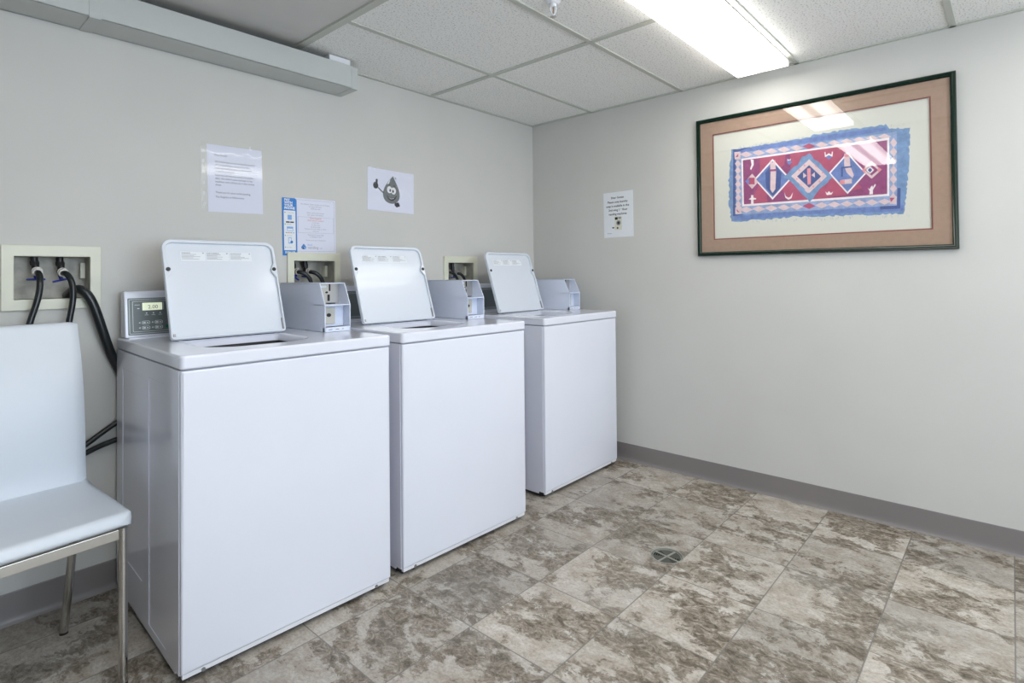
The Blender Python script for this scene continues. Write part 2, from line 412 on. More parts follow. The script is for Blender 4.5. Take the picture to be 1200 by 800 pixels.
# sprinkler head hanging from the ceiling
t = thing('sprinkler_head', 'small white pendent fire sprinkler head on the tiled ceiling', 'sprinkler', (-1.325, -1.205, H+.004))
b = new_bm(); cyl(b, (0, 0, -.012), (0, 0, 0), .018, .030, 24); cyl(b, (0, 0, -.022), (0, 0, -.010), .011, .014, 16); obj('escutcheon', b, 'whiteplastic', t)
b = new_bm()
for s in (-1, 1):
    tube(b, [(s*.009*.7, s*-.009*.7, -.02), (s*.0095, s*-.0095, -.034), (s*.006, s*-.006, -.047), (0, 0, -.054)], .0024)
cyl(b, (0, 0, -.058), (0, 0, -.050), .005, .006, 12)
obj('frame_arms', b, 'whiteplastic', t)
b = new_bm(); cyl(b, (0, 0, -.050), (0, 0, -.022), .0022, n=10); obj('glass_bulb', b, 'brass', t)
b = new_bm()
for k in range(10):
    a = 2*PI*k/10; box(b, -.0015, .0015, 0, .013, -.0600, -.0585)
    bmesh.ops.rotate(b, verts=b.verts[-8:], cent=(0, 0, 0), matrix=Matrix.Rotation(a, 3, 'Z'))
cyl(b, (0, 0, -.0602), (0, 0, -.0583), .008, n=16)
obj('deflector', b, 'zinc', t)

# ------------------------------------------------------------------ surface raceway under the ceiling
RB, RT = 2.031, 2.139
t = thing('cable_raceway', 'long pale grey metal cable raceway along the top of the washer wall', 'cable raceway', (XL, 0, RB))
b = new_bm()
Lr = -1.52-XL
box(b, 0, Lr, -.150, -.147, 0, RT-RB, .001, seg=1); box(b, 0, Lr, -.150, 0, 0, .003); box(b, 0, Lr, -.004, 0, 0, RT-RB)
obj('channel', b, 'race', t)
b = new_bm(); box(b, Lr-.012, Lr+.022, -.1525, 0, -.002, RT-RB-.004, .002); obj('end_cap', b, 'race', t)
b = new_bm(); xc = -2.549-XL
box(b, xc, xc+.034, -.1525, -.149, -.002, RT-RB+.001, .001, seg=1); box(b, xc, xc+.034, -.1525, -.0, -.0025, 0, .0008, seg=1)
obj('joint_cover', b, 'race', t)
b = new_bm(); x0 = -1.645-XL; box(b, x0, x0+.11, -.1465, -.06, .098, H-RB-.001, .002); obj('connector_box', b, 'whiteplastic', t)

# ------------------------------------------------------------------ washing machines
W, D, ZS, ZT = .686, .725, .8785, .918
def make_washer():
    t = thing('washing_machine', 'white top-loading coin washing machine nearest the chair, lid up', 'washing machine', (0, 0, 0), group='coin washing machines along the wall')
    # cabinet body with the embossed side fields
    b = new_bm(); box(b, 0, W, .012, D, .028, ZS-.002, .003)
    cab = obj('cabinet', b, 'enamel_side', t)
    for sx in (-1, 1):          # pressed sheet sides with two sunken fields
        mx = fm((0, 0, 0), (0, -1, 0), (0, 0, 1)) if sx < 0 else fm((W, 0, 0), (0, 1, 0), (0, 0, 1))
        F = lambda y0, z0_, y1, z1_, r_: rr(-y1, z0_, -y0, z1_, r_) if sx < 0 else rr(y0, z0_, y1, z1_, r_)
        b = new_bm(); plate(b, F(.013, .030, D-.001, ZS-.003, .002), [F(.385, .155, .640, .815, .008), F(.130, .050, .312, .822, .008)], 0, .0026, .0012, mx=mx)
        obj('side_panel', b, 'enamel_side', cab)
    b = new_bm(); plate(b, rr(0, .034, W, ZS-.003, .004), [], -.016, 0, .006, mx=WALLFACE, seg=3); obj('front_panel', b, 'enamel', t)
    b = new_bm(); box(b, .004, W-.004, .006, .02, .019, .037, .002); bs = obj('base_strip', b, 'whiteplastic', t)
    b = new_bm(); box(b, .012, W-.012, .026, D-.02, .004, .029, .002); obj('under_shade_block', b, 'black', t)  # black block stands in for the shade under the cabinet
    for x in (.058, W-.058):
        b = new_bm(); cyl(b, (x, .0065, .024), (x, .003, .024), .006, .005, 14); box(b, x-.004, x+.004, .0024, .004, .0235, .0247); obj('screw', b, 'steel', bs)
    # side skirt tabs at the lower corner
    b = new_bm(); box(b, -.002, .004, .05, D-.02, .020, .034, .001); obj('side_skirt', b, 'enamel_side', t)
    for x in (.05, W-.05):
        for y in (.06, D-.06):
            b = new_bm(); cyl(b, (x, y, .0), (x, y, .012), .022, .02, 18); cyl(b, (x, y, .01), (x, y, .04), .007, n=10); obj('foot', b, 'black', t)
    # deck with the wash opening
    ox0, ox1, oy0, oy1 = .112, .462, .105, .425
    hole = rr(ox0, oy0, ox1, oy1, (.11, .11, .02, .02), 10)
    b = new_bm(); plate(b, rr(-.004, -.005, W+.004, D+.001, .014), [hole], ZS, ZT, .007, seg=4); dk = obj('deck', b, 'enamel', t)
    b = new_bm(); box(b, .012, .575, .618, .640, ZT-.001, ZT+.004, .002); obj('deck_ridge', b, 'enamel', dk)
    shade_inner = [(cx_+(p[0]-cx_)*.975, cy_+(p[1]-cy_)*.975) for cx_, cy_ in (((ox0+ox1)/2, (oy0+oy1)/2),) for p in hole]
    b = new_bm(); plate(b, hole, [shade_inner], ZS-.04, ZS+.011); obj('opening_shade', b, 'black', dk)  # black liner stands in for the deep shade inside the opening
    b = new_bm(); box(b, ox0-.012, ox1+.008, .427, .440, ZT-.002, ZT+.0045); obj('lid_gap_shade', b, 'black', dk)  # black strip in place of the shadow below the raised lid
    # funnel and drum under the opening
    b = new_bm(); cxm, cym = (ox0+ox1)/2, .26
    rings = []
    n = len(hole)
    ins = [((p[0]-cxm), (p[1]-cym)) for p in hole]
    def ring(f):
        return [b.verts.new(f(p)) for p in ins]
    rings.append(ring(lambda p: (cxm+p[0]*1.0, cym+p[1]*1.0, ZS-.012)))
    rings.append(ring(lambda p: (cxm+p[0]*.93, cym+p[1]*.93, ZS-.018)))
    rings.append(ring(lambda p: (cxm+p[0]/math.hypot(*p)*.145, cym+p[1]/math.hypot(*p)*.145, ZS-.035)))
    rings.append(ring(lambda p: (cxm+p[0]/math.hypot(*p)*.140, cym+p[1]/math.hypot(*p)*.140, ZS-.055)))
    for A, B in zip(rings, rings[1:]):
        for i in range(n): b.faces.new((A[i], A[(i+1) % n], B[(i+1) % n], B[i]))
    obj('tub_ring', b, 'whiteplastic', t)
    b = new_bm()
    A = [b.verts.new((cxm+.215*math.cos(2*PI*k/32), cym+.05+.2*math.sin(2*PI*k/32), ZS-.05)) for k in range(32)]
    B = [b.verts.new((cxm+.215*math.cos(2*PI*k/32), cym+.05+.2*math.sin(2*PI*k/32), .45)) for k in range(32)]
    for i in range(32): b.faces.new((A[i], A[(i+1) % 32], B[(i+1) % 32], B[i]))
    b.faces.new(B); obj('drum', b, 'steel', t)
    b = new_bm(); cyl(b, (cxm, cym+.05, .45), (cxm, cym+.05, .80), .05, .035, 20)
    for k in range(4):
        a = k*PI/2; box(b, cxm-.006, cxm+.006, cym+.05, cym+.12, .46, .72, .003)
        bmesh.ops.rotate(b, verts=[v for v in b.verts if v.co.y > cym+.049 and abs(v.co.x-cxm) < .0065 and v.co.z < .73 and v.co.z > .455], cent=(cxm, cym+.05, .5), matrix=Matrix.Rotation(a*.0, 3, 'Z'))
    obj('agitator', b, 'whiteplastic', t)
    # lid standing open
    la = math.atan2(.123, .350)
    LX, LW, LH = .088, .399, .371
    lm = fm((LX, .418, ZT+.003), (1, 0, 0), (0, math.sin(la), math.cos(la)))
    out = rr(0, 0, LW, LH, (.012, .012, .034, .034), 8)
    b = new_bm(); plate(b, out, [], -.006, .001, .002, mx=lm)
    inner = [(.007, .009), (LW-.007, .009), (LW-.007, LH*.60), (LW-.022, LH*.66), (LW-.022, LH*.70), (LW-.010, LH*.76)]
    inner += [q for q in rr(.010, .01, LW-.010, LH-.012, .027, 8) if q[1] > LH*.8]
    inner += [(.010, LH*.76), (.022, LH*.70), (.022, LH*.66), (.007, LH*.60)]
    plate(b, out, [inner], 0, .013, .003, mx=lm)
    lid = obj('lid', b, 'lidplastic', t)
    for u in (.0125, LW-.0125):
        b = new_bm(); plate(b, circ(u, LH*.688, .0075, 18), [], .012, .0165, .0012, mx=lm); obj('bumper', b, 'black', lid)
    for u in (.012, LW-.006):
        b = new_bm(); plate(b, rr(u-.004, .006, u+.003, .020 if u < .1 else .055, .001), [], .001, .011, .001, mx=lm); obj('hinge', b, 'steel', lid)
    # label strip: three boxes of print
    b = new_bm()
    u0, u1, v0, v1 = .060, .312, .292, .328
    for k in range(3):
        a0 = u0+(u1-u0)*k/3; a1 = u0+(u1-u0)*(k+1)/3-.002
        plate(b, rr(a0, v0, a1, v1, .001), [], .001, .0014, mx=lm, mi=0)
        text(b, ('WARNING', 'AVERTISSEMENT', 'ADVERTENCIA')[k], a0+.003, v1-.0075, .0062, lm, mi=1, bold=.0002, z=.0018)
        plate(b, circ(a1-.006, v1-.005, .003, 12, .0022), [], .001, .0019, mx=lm, mi=1)
        for r_ in range(5):
            zz = v1-.0115-r_*.0044; plate(b, rr(a0+.003, zz, a0+.003+(.035+.042*random.random()), zz+.0013, 0), [], .001, .0017, mx=lm, mi=1)
    obj('instruction_label', b, ['paperw', 'inkgrey'], lid, smooth=False)
    # control console along the back
    b = new_bm()
    prof = [(.655, ZT), (.675, 1.083), (.682, 1.088), (.716, 1.088), (D-.002, 1.082), (D-.002, ZT)]
    prism(b, prof, 'x', .008, W-.008, .006)
    con = obj('console', b, 'enamel', t)
    ca = math.atan2(.020, 1.083-ZT); cm = fm((0, .655, ZT), (1, 0, 0), (0, math.sin(ca), math.cos(ca)))
    b = new_bm(); plate(b, rr(.018, .010, W-.02, .145, .004), [], -.002, .001, mx=cm); obj('control_panel', b, 'greyplastic', con)
    b = new_bm()
    for (a, c, w_) in ((.0225, .0145, .0012), (.033, .0215, .0012)):
        plate(b, rr(a, c, W-.02-a, .155-c, .003), [rr(a+w_, c+w_, W-.02-a-w_, .155-c-w_, .002)], .0008, .0014, mx=cm)
    for k in range(3):
        plate(b, circ(.077+.022*k, .0885, .0024, 12), [], .0008, .0014, mx=cm)
        plate(b, rr(.071+.022*k, .081, .083+.022*k, .0825, 0), [], .0008, .0014, mx=cm)
    plate(b, rr(.040, .119, .056, .1205, 0), [], .0008, .0014, mx=cm); plate(b, rr(.048, .105, .055, .108, 0), [], .0008, .0014, mx=cm)
    plate(b, rr(.131, .100, .1325, .128, 0), [], .0008, .0014, mx=cm)
    obj('panel_marking', b, 'greyline', con, smooth=False)
    b = new_bm(); plate(b, rr(.064, .099, .128, .127, .001), [], .001, .0016, mx=cm)
    obj('display', b, 'display', con, smooth=False)
    b = new_bm(); text(b, '2.00', .098, .105, .019, cm, 'CENTER', z=.0019, bold=.0002); obj('display_digits', b, 'inkgrey', con, smooth=False)
    for (u, v) in ((.074, .054), (.115, .054), (.074, .035), (.115, .035), (.149, .036)):
        b = new_bm()
        if u > .14:
            plate(b, rr(u-.012, v-.006, u+.012, v+.006, .004), [], .001, .003, .0008, mx=cm); obj('start_button', b, 'green', con)
            continue
        plate(b, rr(u-.013, v-.0065, u+.013, v+.0065, .0055), [rr(u-.0115, v-.005, u+.0115, v+.005, .0045)], .001, .0022, mx=cm)
        plate(b, rr(u-.009, v-.003, u-.001, v+.003, .001), [], .001, .0024, mx=cm)
        plate(b, rr(u+.002, v-.002, u+.008, v+.0015, .001), [], .001, .0024, mx=cm)
        plate(b, [(u-.023, v), (u-.018, v-.0035), (u-.018, v+.0035)], [], .001, .002, mx=cm)
        obj('button', b, 'greyline', con)
    # coin slide housing
    b = new_bm(); c0, c1 = .584, .684
    prof = [(.298, ZT+.001), (.298, 1.023), (.340, 1.109), (.684, 1.109), (.684, ZT+.001)]
    for a in (c0, c1-.0035): prism(b, prof, 'x', a, a+.0035, .0008)
    box(b, c0, c1, .340, .684, 1.1055, 1.109, .0008)
    box(b, c0, c1, .298, .385, 1.0205, 1.0245, .0006)
    box(b, c0, c1, .298, .315, ZT+.001, .936, .001)
    box(b, c0, c1, .680, .684, ZT+.001, 1.109)
    coin = obj('coin_box', b, 'coinpaint', t, smooth=False)
    b = new_bm(); box(b, c0+.003, c1-.003, .380, .386, 1.024, 1.107); obj('coin_slide_plate', b, 'brushed', coin)
    b = new_bm(); mx = fm((c0, .380, 1.024), (1, 0, 0), (0, 0, 1))
    plate(b, rr(.056, .052, .0605, .080, .001), [], 0, .003, mx=mx); plate(b, rr(.050, .012, .0575, .038, .001), [], 0, .004, mx=mx)
    plate(b, circ(.046, .047, .004, 12), [], 0, .005, mx=mx); box(b, c0+.044, c0+.068, .352, .380, 1.0255, 1.029, .001)
    obj('coin_slot', b, 'black', coin)
    b = new_bm(); plate(b, rr(.022, .066, .046, .075, .0044), [], 0, .0015, mx=mx); obj('slot_sticker', b, 'paperw', coin)
    b = new_bm(); box(b, c0+.004, c1-.004, .345, .352, .936, 1.0205, .001); obj('coin_door_frame', b, 'coinpaint', coin)
    b = new_bm(); box(b, c0+.012, c0+.060, .338, .346, .946, 1.012, .003); obj('coin_door', b, 'door', coin)
    b = new_bm(); cyl(b, (c0+.034, .333, .982), (c0+.034, .340, .982), .007, .008, 18, 0); cyl(b, (c0+.034, .3325, .982), (c0+.034, .336, .982), .004, n=12); obj('lock', b, 'black', coin)
    b = new_bm()
    for k, (u, w_) in enumerate(((.014, .014), (.042, .012), (.066, .006))): box(b, c0+u, c0+u+w_, .2968, .2985, .9265, .9295)
    obj('engraving', b, 'inkgrey', coin, smooth=False)
    cmx = Matrix.Translation((.575, -.028, 0)) @ Matrix.Diagonal((1.11, 1, 1, 1)) @ Matrix.Translation((-.584, 0, 0))
    for o_ in [coin]+list(coin.children): o_.data.transform(cmx)
    return t

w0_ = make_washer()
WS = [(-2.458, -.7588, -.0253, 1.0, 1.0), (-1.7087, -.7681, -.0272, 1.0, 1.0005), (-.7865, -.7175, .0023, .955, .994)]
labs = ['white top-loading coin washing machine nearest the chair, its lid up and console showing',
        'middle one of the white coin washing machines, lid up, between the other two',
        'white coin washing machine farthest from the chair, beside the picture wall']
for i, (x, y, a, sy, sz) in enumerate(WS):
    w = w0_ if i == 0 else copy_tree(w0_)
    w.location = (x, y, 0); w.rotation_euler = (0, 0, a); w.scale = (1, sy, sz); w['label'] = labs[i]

# ------------------------------------------------------------------ wall boxes with their valves
def make_wallbox(i, x, z, valves, lab):
    t = thing('laundry_outlet_box', lab, 'outlet box', (x, 0, z), group='cream laundry outlet boxes in the wall')
    b = new_bm(); ix0, ix1, iz0, iz1 = .033, BW-.033, .037, BH-.039
    plate(b, rr(0, 0, BW, BH, .004), [rr(ix0, iz0, ix1, iz1, .002)], .0005, .010, .0025, mx=WALLFACE); obj('frame', b, 'cream', t)
    b = new_bm()
    dp = .085
    box(b, ix0-.0015, ix1+.0015, dp-.003, dp, iz0, iz1); box(b, ix0-.0015, ix0, 0, dp, iz0, iz1); box(b, ix1, ix1+.0015, 0, dp, iz0, iz1)
    box(b, ix0, ix1, 0, dp, iz0-.002, iz0); box(b, ix0, ix1, 0, dp, iz1, iz1+.002)
    obj('recess', b, 'boxback', t)
    b = new_bm(); box(b, ix1-.016, ix1-.002, dp-.03, dp-.003, iz0+.07, iz1-.02, .001); obj('knockout', b, 'cream', t)
    for (vx, vz, tw) in valves:
        b = new_bm()
        cyl(b, (vx-.004, .045, iz1), (vx-.003, .045, vz+.028), .011, n=16); cyl(b, (vx-.003, .045, vz+.034), (vx-.002, .045, vz+.02), .013, .012, 8)
        cyl(b, (vx, .045, vz+.03), (vx, .045, vz-.012), .011, .009, 14)
        cyl(b, (vx, .050, vz), (vx, .010, vz-.004), .012, .0125, 16)
        v = obj('valve', b, 'black', t)
        b = new_bm(); cyl(b, (vx, .018, vz-.003), (vx, .000, vz-.006), .0155, .0145, 8)
        tube(b, [(vx+.0145*math.cos(a), .012, vz-.003+.0145*math.sin(a)) for a in [k*2*PI/16 for k in range(17)]], .002)
        obj('collar', b, 'zinc', v)
        b = new_bm(); box(b, vx-.026, vx+.026, .030, .040, vz-.034, vz-.027, .003); cyl(b, (vx, .035, vz-.032), (vx, .035, vz-.01), .006, n=10)
        h = obj('handle', b, 'blue', v)
        if tw: h.data.transform(Matrix.Translation((vx, .035, vz-.03)) @ Matrix.Rotation(tw, 4, 'Y') @ Matrix.Translation((-vx, -.035, -vz+.03)))
    return t
VA = [(.095, .135, 0), (.165, .132, -.25)]
VB = [(.056, .137, .6), (.116, .137, .2)]
VC = [(.052, .132, .3), (.115, .125, .0)]
make_wallbox(0, BOXES[0][0], BOXES[0][1], VA, 'cream outlet box with two blue-handled valves in the wall above the chair')
make_wallbox(1, BOXES[1][0], BOXES[1][1], VB, 'cream outlet box partly hidden below the blue-edged payment sign')
make_wallbox(2, BOXES[2][0], BOXES[2][1], VC, 'cream outlet box farthest from the chair, beside the last washer lid')

def hose(name, pts, r, lab, cat='hose', ring=True, group=None):
    b = new_bm(); tube(b, pts, r, n=5); return tag(obj(name, b, 'hose'), lab, cat, group)
X0, Z0 = BOXES[0]
v1 = (X0+.095, Z0+.129); v2 = (X0+.165, Z0+.126)
hose('water_hose', [(v1[0], .002, v1[1]), (v1[0]+.001, -.028, v1[1]-.004), (v1[0]+.002, -.050, v1[1]-.045), (-2.672, -.052, 1.045), (-2.695, -.054, .975), (-2.71, -.056, .85), (-2.70, -.056, .62), (-2.62, -.052, .50), (-2.53, -.044, .553), (-2.44, -.017, .607), (-2.34, -.017, .66)], .0095,
     'thin black water hose from the left valve above the chair', group='water hoses')
hose('water_hose', [(v2[0], .002, v2[1]), (v2[0]+.004, -.030, v2[1]), (-2.574, -.052, 1.13), (-2.572, -.054, 1.06), (-2.587, -.056, .985), (-2.60, -.056, .85), (-2.615, -.056, .62), (-2.58, -.052, .50), (-2.53, -.036, .525), (-2.44, -.017, .545), (-2.34, -.017, .56)], .0095,
     'thin black water hose from the second valve above the chair', group='water hoses')
hose('drain_hose', [(-2.568, .07, 1.075), (-2.568, .03, 1.085), (-2.562, -.005, 1.100), (-2.545, -.035, 1.100), (-2.520, -.042, 1.065), (-2.498, -.042, .99), (-2.476, -.036, .91), (-2.452, -.020, .84), (-2.415, -.018, .76), (-2.38, -.018, .60)], .0155,
     'thick black drain hose arching out of the outlet box beside the first washer')
for k, (X, Z, V, p) in enumerate(((BOXES[1][0], BOXES[1][1], VB, .030), (BOXES[2][0], BOXES[2][1], VC, .0))):
    for j, (vx, vz, tw) in enumerate(V):
        yy = -.022 if k == 0 else -.0095
        x = X+vx; z = Z+vz-.006
        hose('water_hose', [(x, .002, z), (x+.006, -.012, z), (x+.028, yy, z-.010), (x+.052, yy, z-.040), (x+.064, yy, z-.09), (x+.062, yy, z-.22), (x+.05, yy, z-.35)], .0085 if k else .0095,
             ('black water hose from the %s valve of the %s' % (('left', 'right')[j], ('outlet box under the payment sign', 'outlet box farthest from the chair')[k])), group='water hoses')

# ------------------------------------------------------------------ papers on the washer wall
def sheet(b, w, h, z0, z1, mi=0, x=0, y=0): plate(b, rr(x, y, x+w, y+h, .0005), [], 0 if z0 < .0015 else z0, z1, mx=WALLFACE, mi=mi)

t = thing('paper_notice', 'lavender-white typed notice in a clear punched sleeve, highest on the washer wall', 'notice', (-2.1168, .0006, 1.4097), (0, -.022, 0))
b = new_bm(); sheet(b, .2275, .2815, .001, .0018); obj('sheet', b, 'paper', t, smooth=False)
b = new_bm(); Tm = WALLFACE @ Matrix.Translation((0, 0, .0021))
def lines(b, rows, x, y, size, dy, mx, align='LEFT', mi=0, bold=0.0, sx=1.0):
    for r_ in rows:
        if r_:
            bo = bold
            text(b, r_, x, y, size, mx, align, mi, bo, sx=sx)
        y -= dy
    return y
SX = .92
y = lines(b, ['Dear Guests:'], .030, .236, .0105, .0, Tm, sx=SX)
obj('printed_paragraph', b, 'ink', t, smooth=False); b = new_bm()
y = lines(b, ['We kindly ask you to empty all pockets', 'of clothing before placing it in the', 'washing machine such as coins, pens,', 'tissue for example.'], .030, .208, .0112, .0135, Tm, sx=SX)
y = lines(b, ['Even though the machines are cleaned', 'daily, this debris cause damage to the', 'machines and collects up in the washer', 'drum.'], .030, .151, .0112, .0135, Tm, sx=SX)
obj('printed_paragraph', b, 'ink', t, smooth=False); b = new_bm()
y = lines(b, ['Thank you for your understanding,', 'The Registry at Whitestone'], .030, .079, .0112, .0190, Tm, sx=SX)
obj('printed_paragraph', b, 'ink', t, smooth=False)
b = new_bm()
def wavy(b, x0, x1, z0, z1, amp, y0, nx=34, nz=34, mi=0):
    g = [[b.verts.new((x0+(x1-x0)*i/nx, y0-amp*(mn.noise(Vector((i/nx*5.5+x0*7, j/nz*2.6, y0*9)))+.5)*(.015+.985*(j/nz)**22), z0+(z1-z0)*j/nz+(.0025*math.sin(i/nx*9) if j == nz else 0))) for i in range(nx+1)] for j in range(nz+1)]
    for j in range(nz):
        for i in range(nx):
            f = b.faces.new((g[j][i], g[j][i+1], g[j+1][i+1], g[j+1][i])); f.material_index = mi
wavy(b, -.022, .230, -.002, .288, .008, -.0035)
obj('clear_sleeve', b, 'sleeve', t)
b = new_bm(); plate(b, rr(-.026, .0, -.006, .272, .003), [circ(-.016, z_, .0035, 10) for z_ in (.03, .075, .12, .165, .21, .25)], .001, .0016, mx=WALLFACE)
obj('punched_strip', b, 'strip', t, smooth=False)
b = new_bm()
b.free()
for z_ in (.03, .075, .12, .165, .21, .25):
    b = new_bm(); plate(b, rr(-.019, z_-.006, -.011, z_+.006, .002), [rr(-.017, z_-.004, -.013, z_+.004, .001)], .001, .0022, mx=WALLFACE)
    obj('reinforced_hole', b, 'paperw', t, smooth=False)

t = thing('payment_sign', 'payment sign with a blue instruction strip beside a white price sheet', 'sign', (-1.7989, 0, 1.2426), (0, -.013, 0))
b = new_bm(); sheet(b, .207, .262, .001, .0018, 0, .062, -.002); obj('price_sheet', b, 'paper', t, smooth=False)
b = new_bm(); Tm = WALLFACE @ Matrix.Translation((0, 0, .0021)); cx = .163
def rows(b, L_):
    for (s_, y_, sz, mi_, bo) in L_: text(b, s_, cx, y_, sz, Tm, 'CENTER', mi_, bo, sx=.95)
rows(b, [('The Washer Dryer laundry for the Guests', .230, .0092, 0, 0), ('are open 24 hours', .220, .0092, 0, 0), ('10:00 per load', .210, .0092, 0, 0),
         ('Wash cycle is 32 minutes', .190, .0092, 0, 0), ('Dry cycle is 60 minutes', .180, .0092, 0, 0),
         ('Coins Required', .164, .0098, 1, .0001), ('ONLY quarters accepted', .154, .0085, 1, 0),
         ('1 x $1 coin', .143, .0085, 0, 0), ('2 x 25c coins', .133, .0085, 0, 0), ('$1.50 per load', .123, .0085, 0, 0), ('Machines do not give change or refunds', .114, .0072, 0, 0), ('thank you', .104, .0078, 0, 0),
         ('Thank you for your help', .085, .0088, 0, 0), ('in keeping it clean', .076, .0088, 0, 0), ('Thank you for your cooperation', .060, .0082, 0, 0)])
obj('printed_text', b, ['inkgrey', 'inkred'], t, smooth=False); b = new_bm()
for z_ in (.172, .097): plate(b, rr(.074, z_, .258, z_+.0007, 0), [], .0018, .0023, mx=WALLFACE)
plate(b, rr(.074, .097, .0747, .172, 0), [], .0018, .0023, mx=WALLFACE); plate(b, rr(.2573, .097, .258, .172, 0), [], .0018, .0023, mx=WALLFACE)
plate(b, rr(.068, .010, .262, .252, .001), [rr(.0688, .0108, .2612, .2512, .001)], .0018, .0022, mx=WALLFACE)
obj('printed_border', b, 'inkgrey', t, smooth=False); b = new_bm()
plate(b, [(.101+.0125*math.sin(a)*(1 if math.cos(a) < 0 else 1-math.cos(a)*.75), .030-.0125*math.cos(a)*(-1)*(1.25 if math.cos(a) > 0 else .9)) for a in [k*2*PI/24 for k in range(24)]], [], .0018, .0024, mx=WALLFACE, mi=2)
plate(b, circ(.106, .025, .006, 14), [], .0018, .0028, mx=WALLFACE, mi=3); plate(b, circ(.099, .024, .004, 12), [], .0018, .0030, mx=WALLFACE, mi=4)
text(b, 'facis', .120, .036, .015, Tm, mi=3); text(b, 'vending', .120, .022, .018, Tm, mi=5); text(b, '.com', .180, .022, .008, Tm, mi=5)
obj('printed_logo', b, ['inkgrey', 'inkred', 'inkblue', 'inkpale', 'ink', 'inkgrey'], t, smooth=False)
b = new_bm(); plate(b, rr(-.001, -.010, .069, .256, (.001, .001, .012, .001)), [], .0018, .0026, mx=WALLFACE, mi=0)
plate(b, rr(.006, .014, .062, .198, .001), [], .0026, .0029, mx=WALLFACE, mi=1)
Tb = WALLFACE @ Matrix.Translation((0, 0, .0032))
for k, s_ in enumerate(('PAY', 'WITH', 'YOUR', 'PHONE')): text(b, s_, .009, .242-k*.0128, .0150, Tb, mi=1, bold=.0006)
text(b, 'SIGN UP', .0335, .000, .0125, Tb, 'CENTER', mi=1, bold=.0005)
for k, (z_, s_) in enumerate(((.186, 'Download app'), (.132, 'Add value'), (.080, 'Tap to pay'), (.026, 'Start load'))):
    plate(b, circ(.012, z_+.002, .0026, 12), [], .0028, .0032, mx=WALLFACE, mi=3); text(b, s_, .018, z_, .0058, Tb, mi=4)
plate(b, rr(.024, .155, .044, .177, .001), [], .0028, .0032, mx=WALLFACE, mi=2)
plate(b, rr(.016, .141, .034, .147, .001), [], .0028, .0032, mx=WALLFACE, mi=5); plate(b, rr(.036, .141, .054, .147, .001), [], .0028, .0032, mx=WALLFACE, mi=5)
plate(b, rr(.020, .103, .050, .123, .001), [rr(.022, .105, .048, .114, .001)], .0028, .0032, mx=WALLFACE, mi=2)
for k, mi_ in enumerate((4, 6, 4, 2)): plate(b, rr(.014+.011*k, .093, .022+.011*k, .0965, 0), [], .0028, .0032, mx=WALLFACE, mi=mi_)
plate(b, rr(.026, .045, .042, .073, .002), [rr(.028, .049, .040, .070, .001)], .0028, .0032, mx=WALLFACE, mi=2); plate(b, circ(.042, .052, .0065, 16), [], .0030, .0036, mx=WALLFACE, mi=0)
obj('instruction_strip', b, ['inkblue', 'paperw', 'inkpale', 'inkgreen', 'inkgrey', 'inkblack', 'inkred'], t, smooth=False)
b = new_bm(); wavy(b, .060, .273, -.002, .266, .006, -.0045); obj('clear_sleeve', b, 'sleeve', t)

t = thing('drop_picture', 'laminated picture of a grey cartoon water drop with a thumb up', 'picture', (-1.3485, 0, 1.4795), (0, .011, 0))
b = new_bm(); sheet(b, .300, .222, .001, .0018); obj('sheet', b, 'paper', t, smooth=False)
def dropshape(cx, y0, w, h, n=44):
    pts = []
    for k in range(n):
        a = 2*PI*k/n; q = (1+math.cos(a))/2
        pts.append((cx + w*.62*math.sin(a)*abs(math.sin(a/2))**1.15 + .010*q**4, y0+h*q))
    return pts
b = new_bm(); WM = WALLFACE
plate(b, dropshape(.150, .044, .117, .150), [], .0018, .0022, mx=WM, mi=0)
tube(b, [(.100, -.0022, .098), (.082, -.0022, .106), (.066, -.0022, .122)], .0028, 1)
plate(b, circ(.050, .132, .016, 20, .018), [], .0018, .0024, mx=WM, mi=1); plate(b, rr(.050, .145, .062, .166, .005), [], .0018, .0026, mx=WM, mi=1)
for (a, c_, q) in ((.180, .042, .010), (.192, .046, .009), (.186, .036, .009), (.198, .038, .007)): plate(b, circ(a, c_, q, 16), [], .0018, .0026, mx=WM, mi=1)
plate(b, [(.124, .150), (.134, .166), (.142, .172), (.138, .160), (.128, .144)], [], .0018, .0024, mx=WM, mi=2)
for a, c_, rx, ry in ((.137, .118, .016, .019), (.163, .114, .016, .019)): plate(b, circ(a, c_, rx, 22, ry), [], .0018, .0026, mx=WM, mi=2)
for a, c_ in ((.141, .115), (.160, .111)): plate(b, circ(a, c_, .005, 14, .008), [], .0018, .0028, mx=WM, mi=3)
for a, c_, s_ in ((.134, .144, .3), (.168, .140, -.3)): plate(b, [(a-.009, c_-.004*s_), (a, c_+.004), (a+.009, c_+.004*s_), (a, c_-.002)], [], .0018, .0026, mx=WM, mi=3)
plate(b, [(.118, .090), (.130, .080), (.150, .074), (.172, .080), (.184, .094), (.180, .076), (.164, .060), (.146, .058), (.128, .068)], [], .0018, .0026, mx=WM, mi=3)
plate(b, [(.128, .078), (.150, .070), (.172, .078), (.160, .071), (.146, .068)], [], .0020, .0028, mx=WM, mi=2)
plate(b, [(.170, .188), (.178, .186), (.181, .178), (.176, .180)], [], .0018, .0024, mx=WM, mi=1)
obj('printed_drop', b, ['mascot', 'mascotd', 'paperw', 'inkblack'], t, smooth=False)
b = new_bm(); wavy(b, -.002, .302, -.003, .225, .004, -.0038, 24, 20); obj('laminate', b, 'sleeve', t)

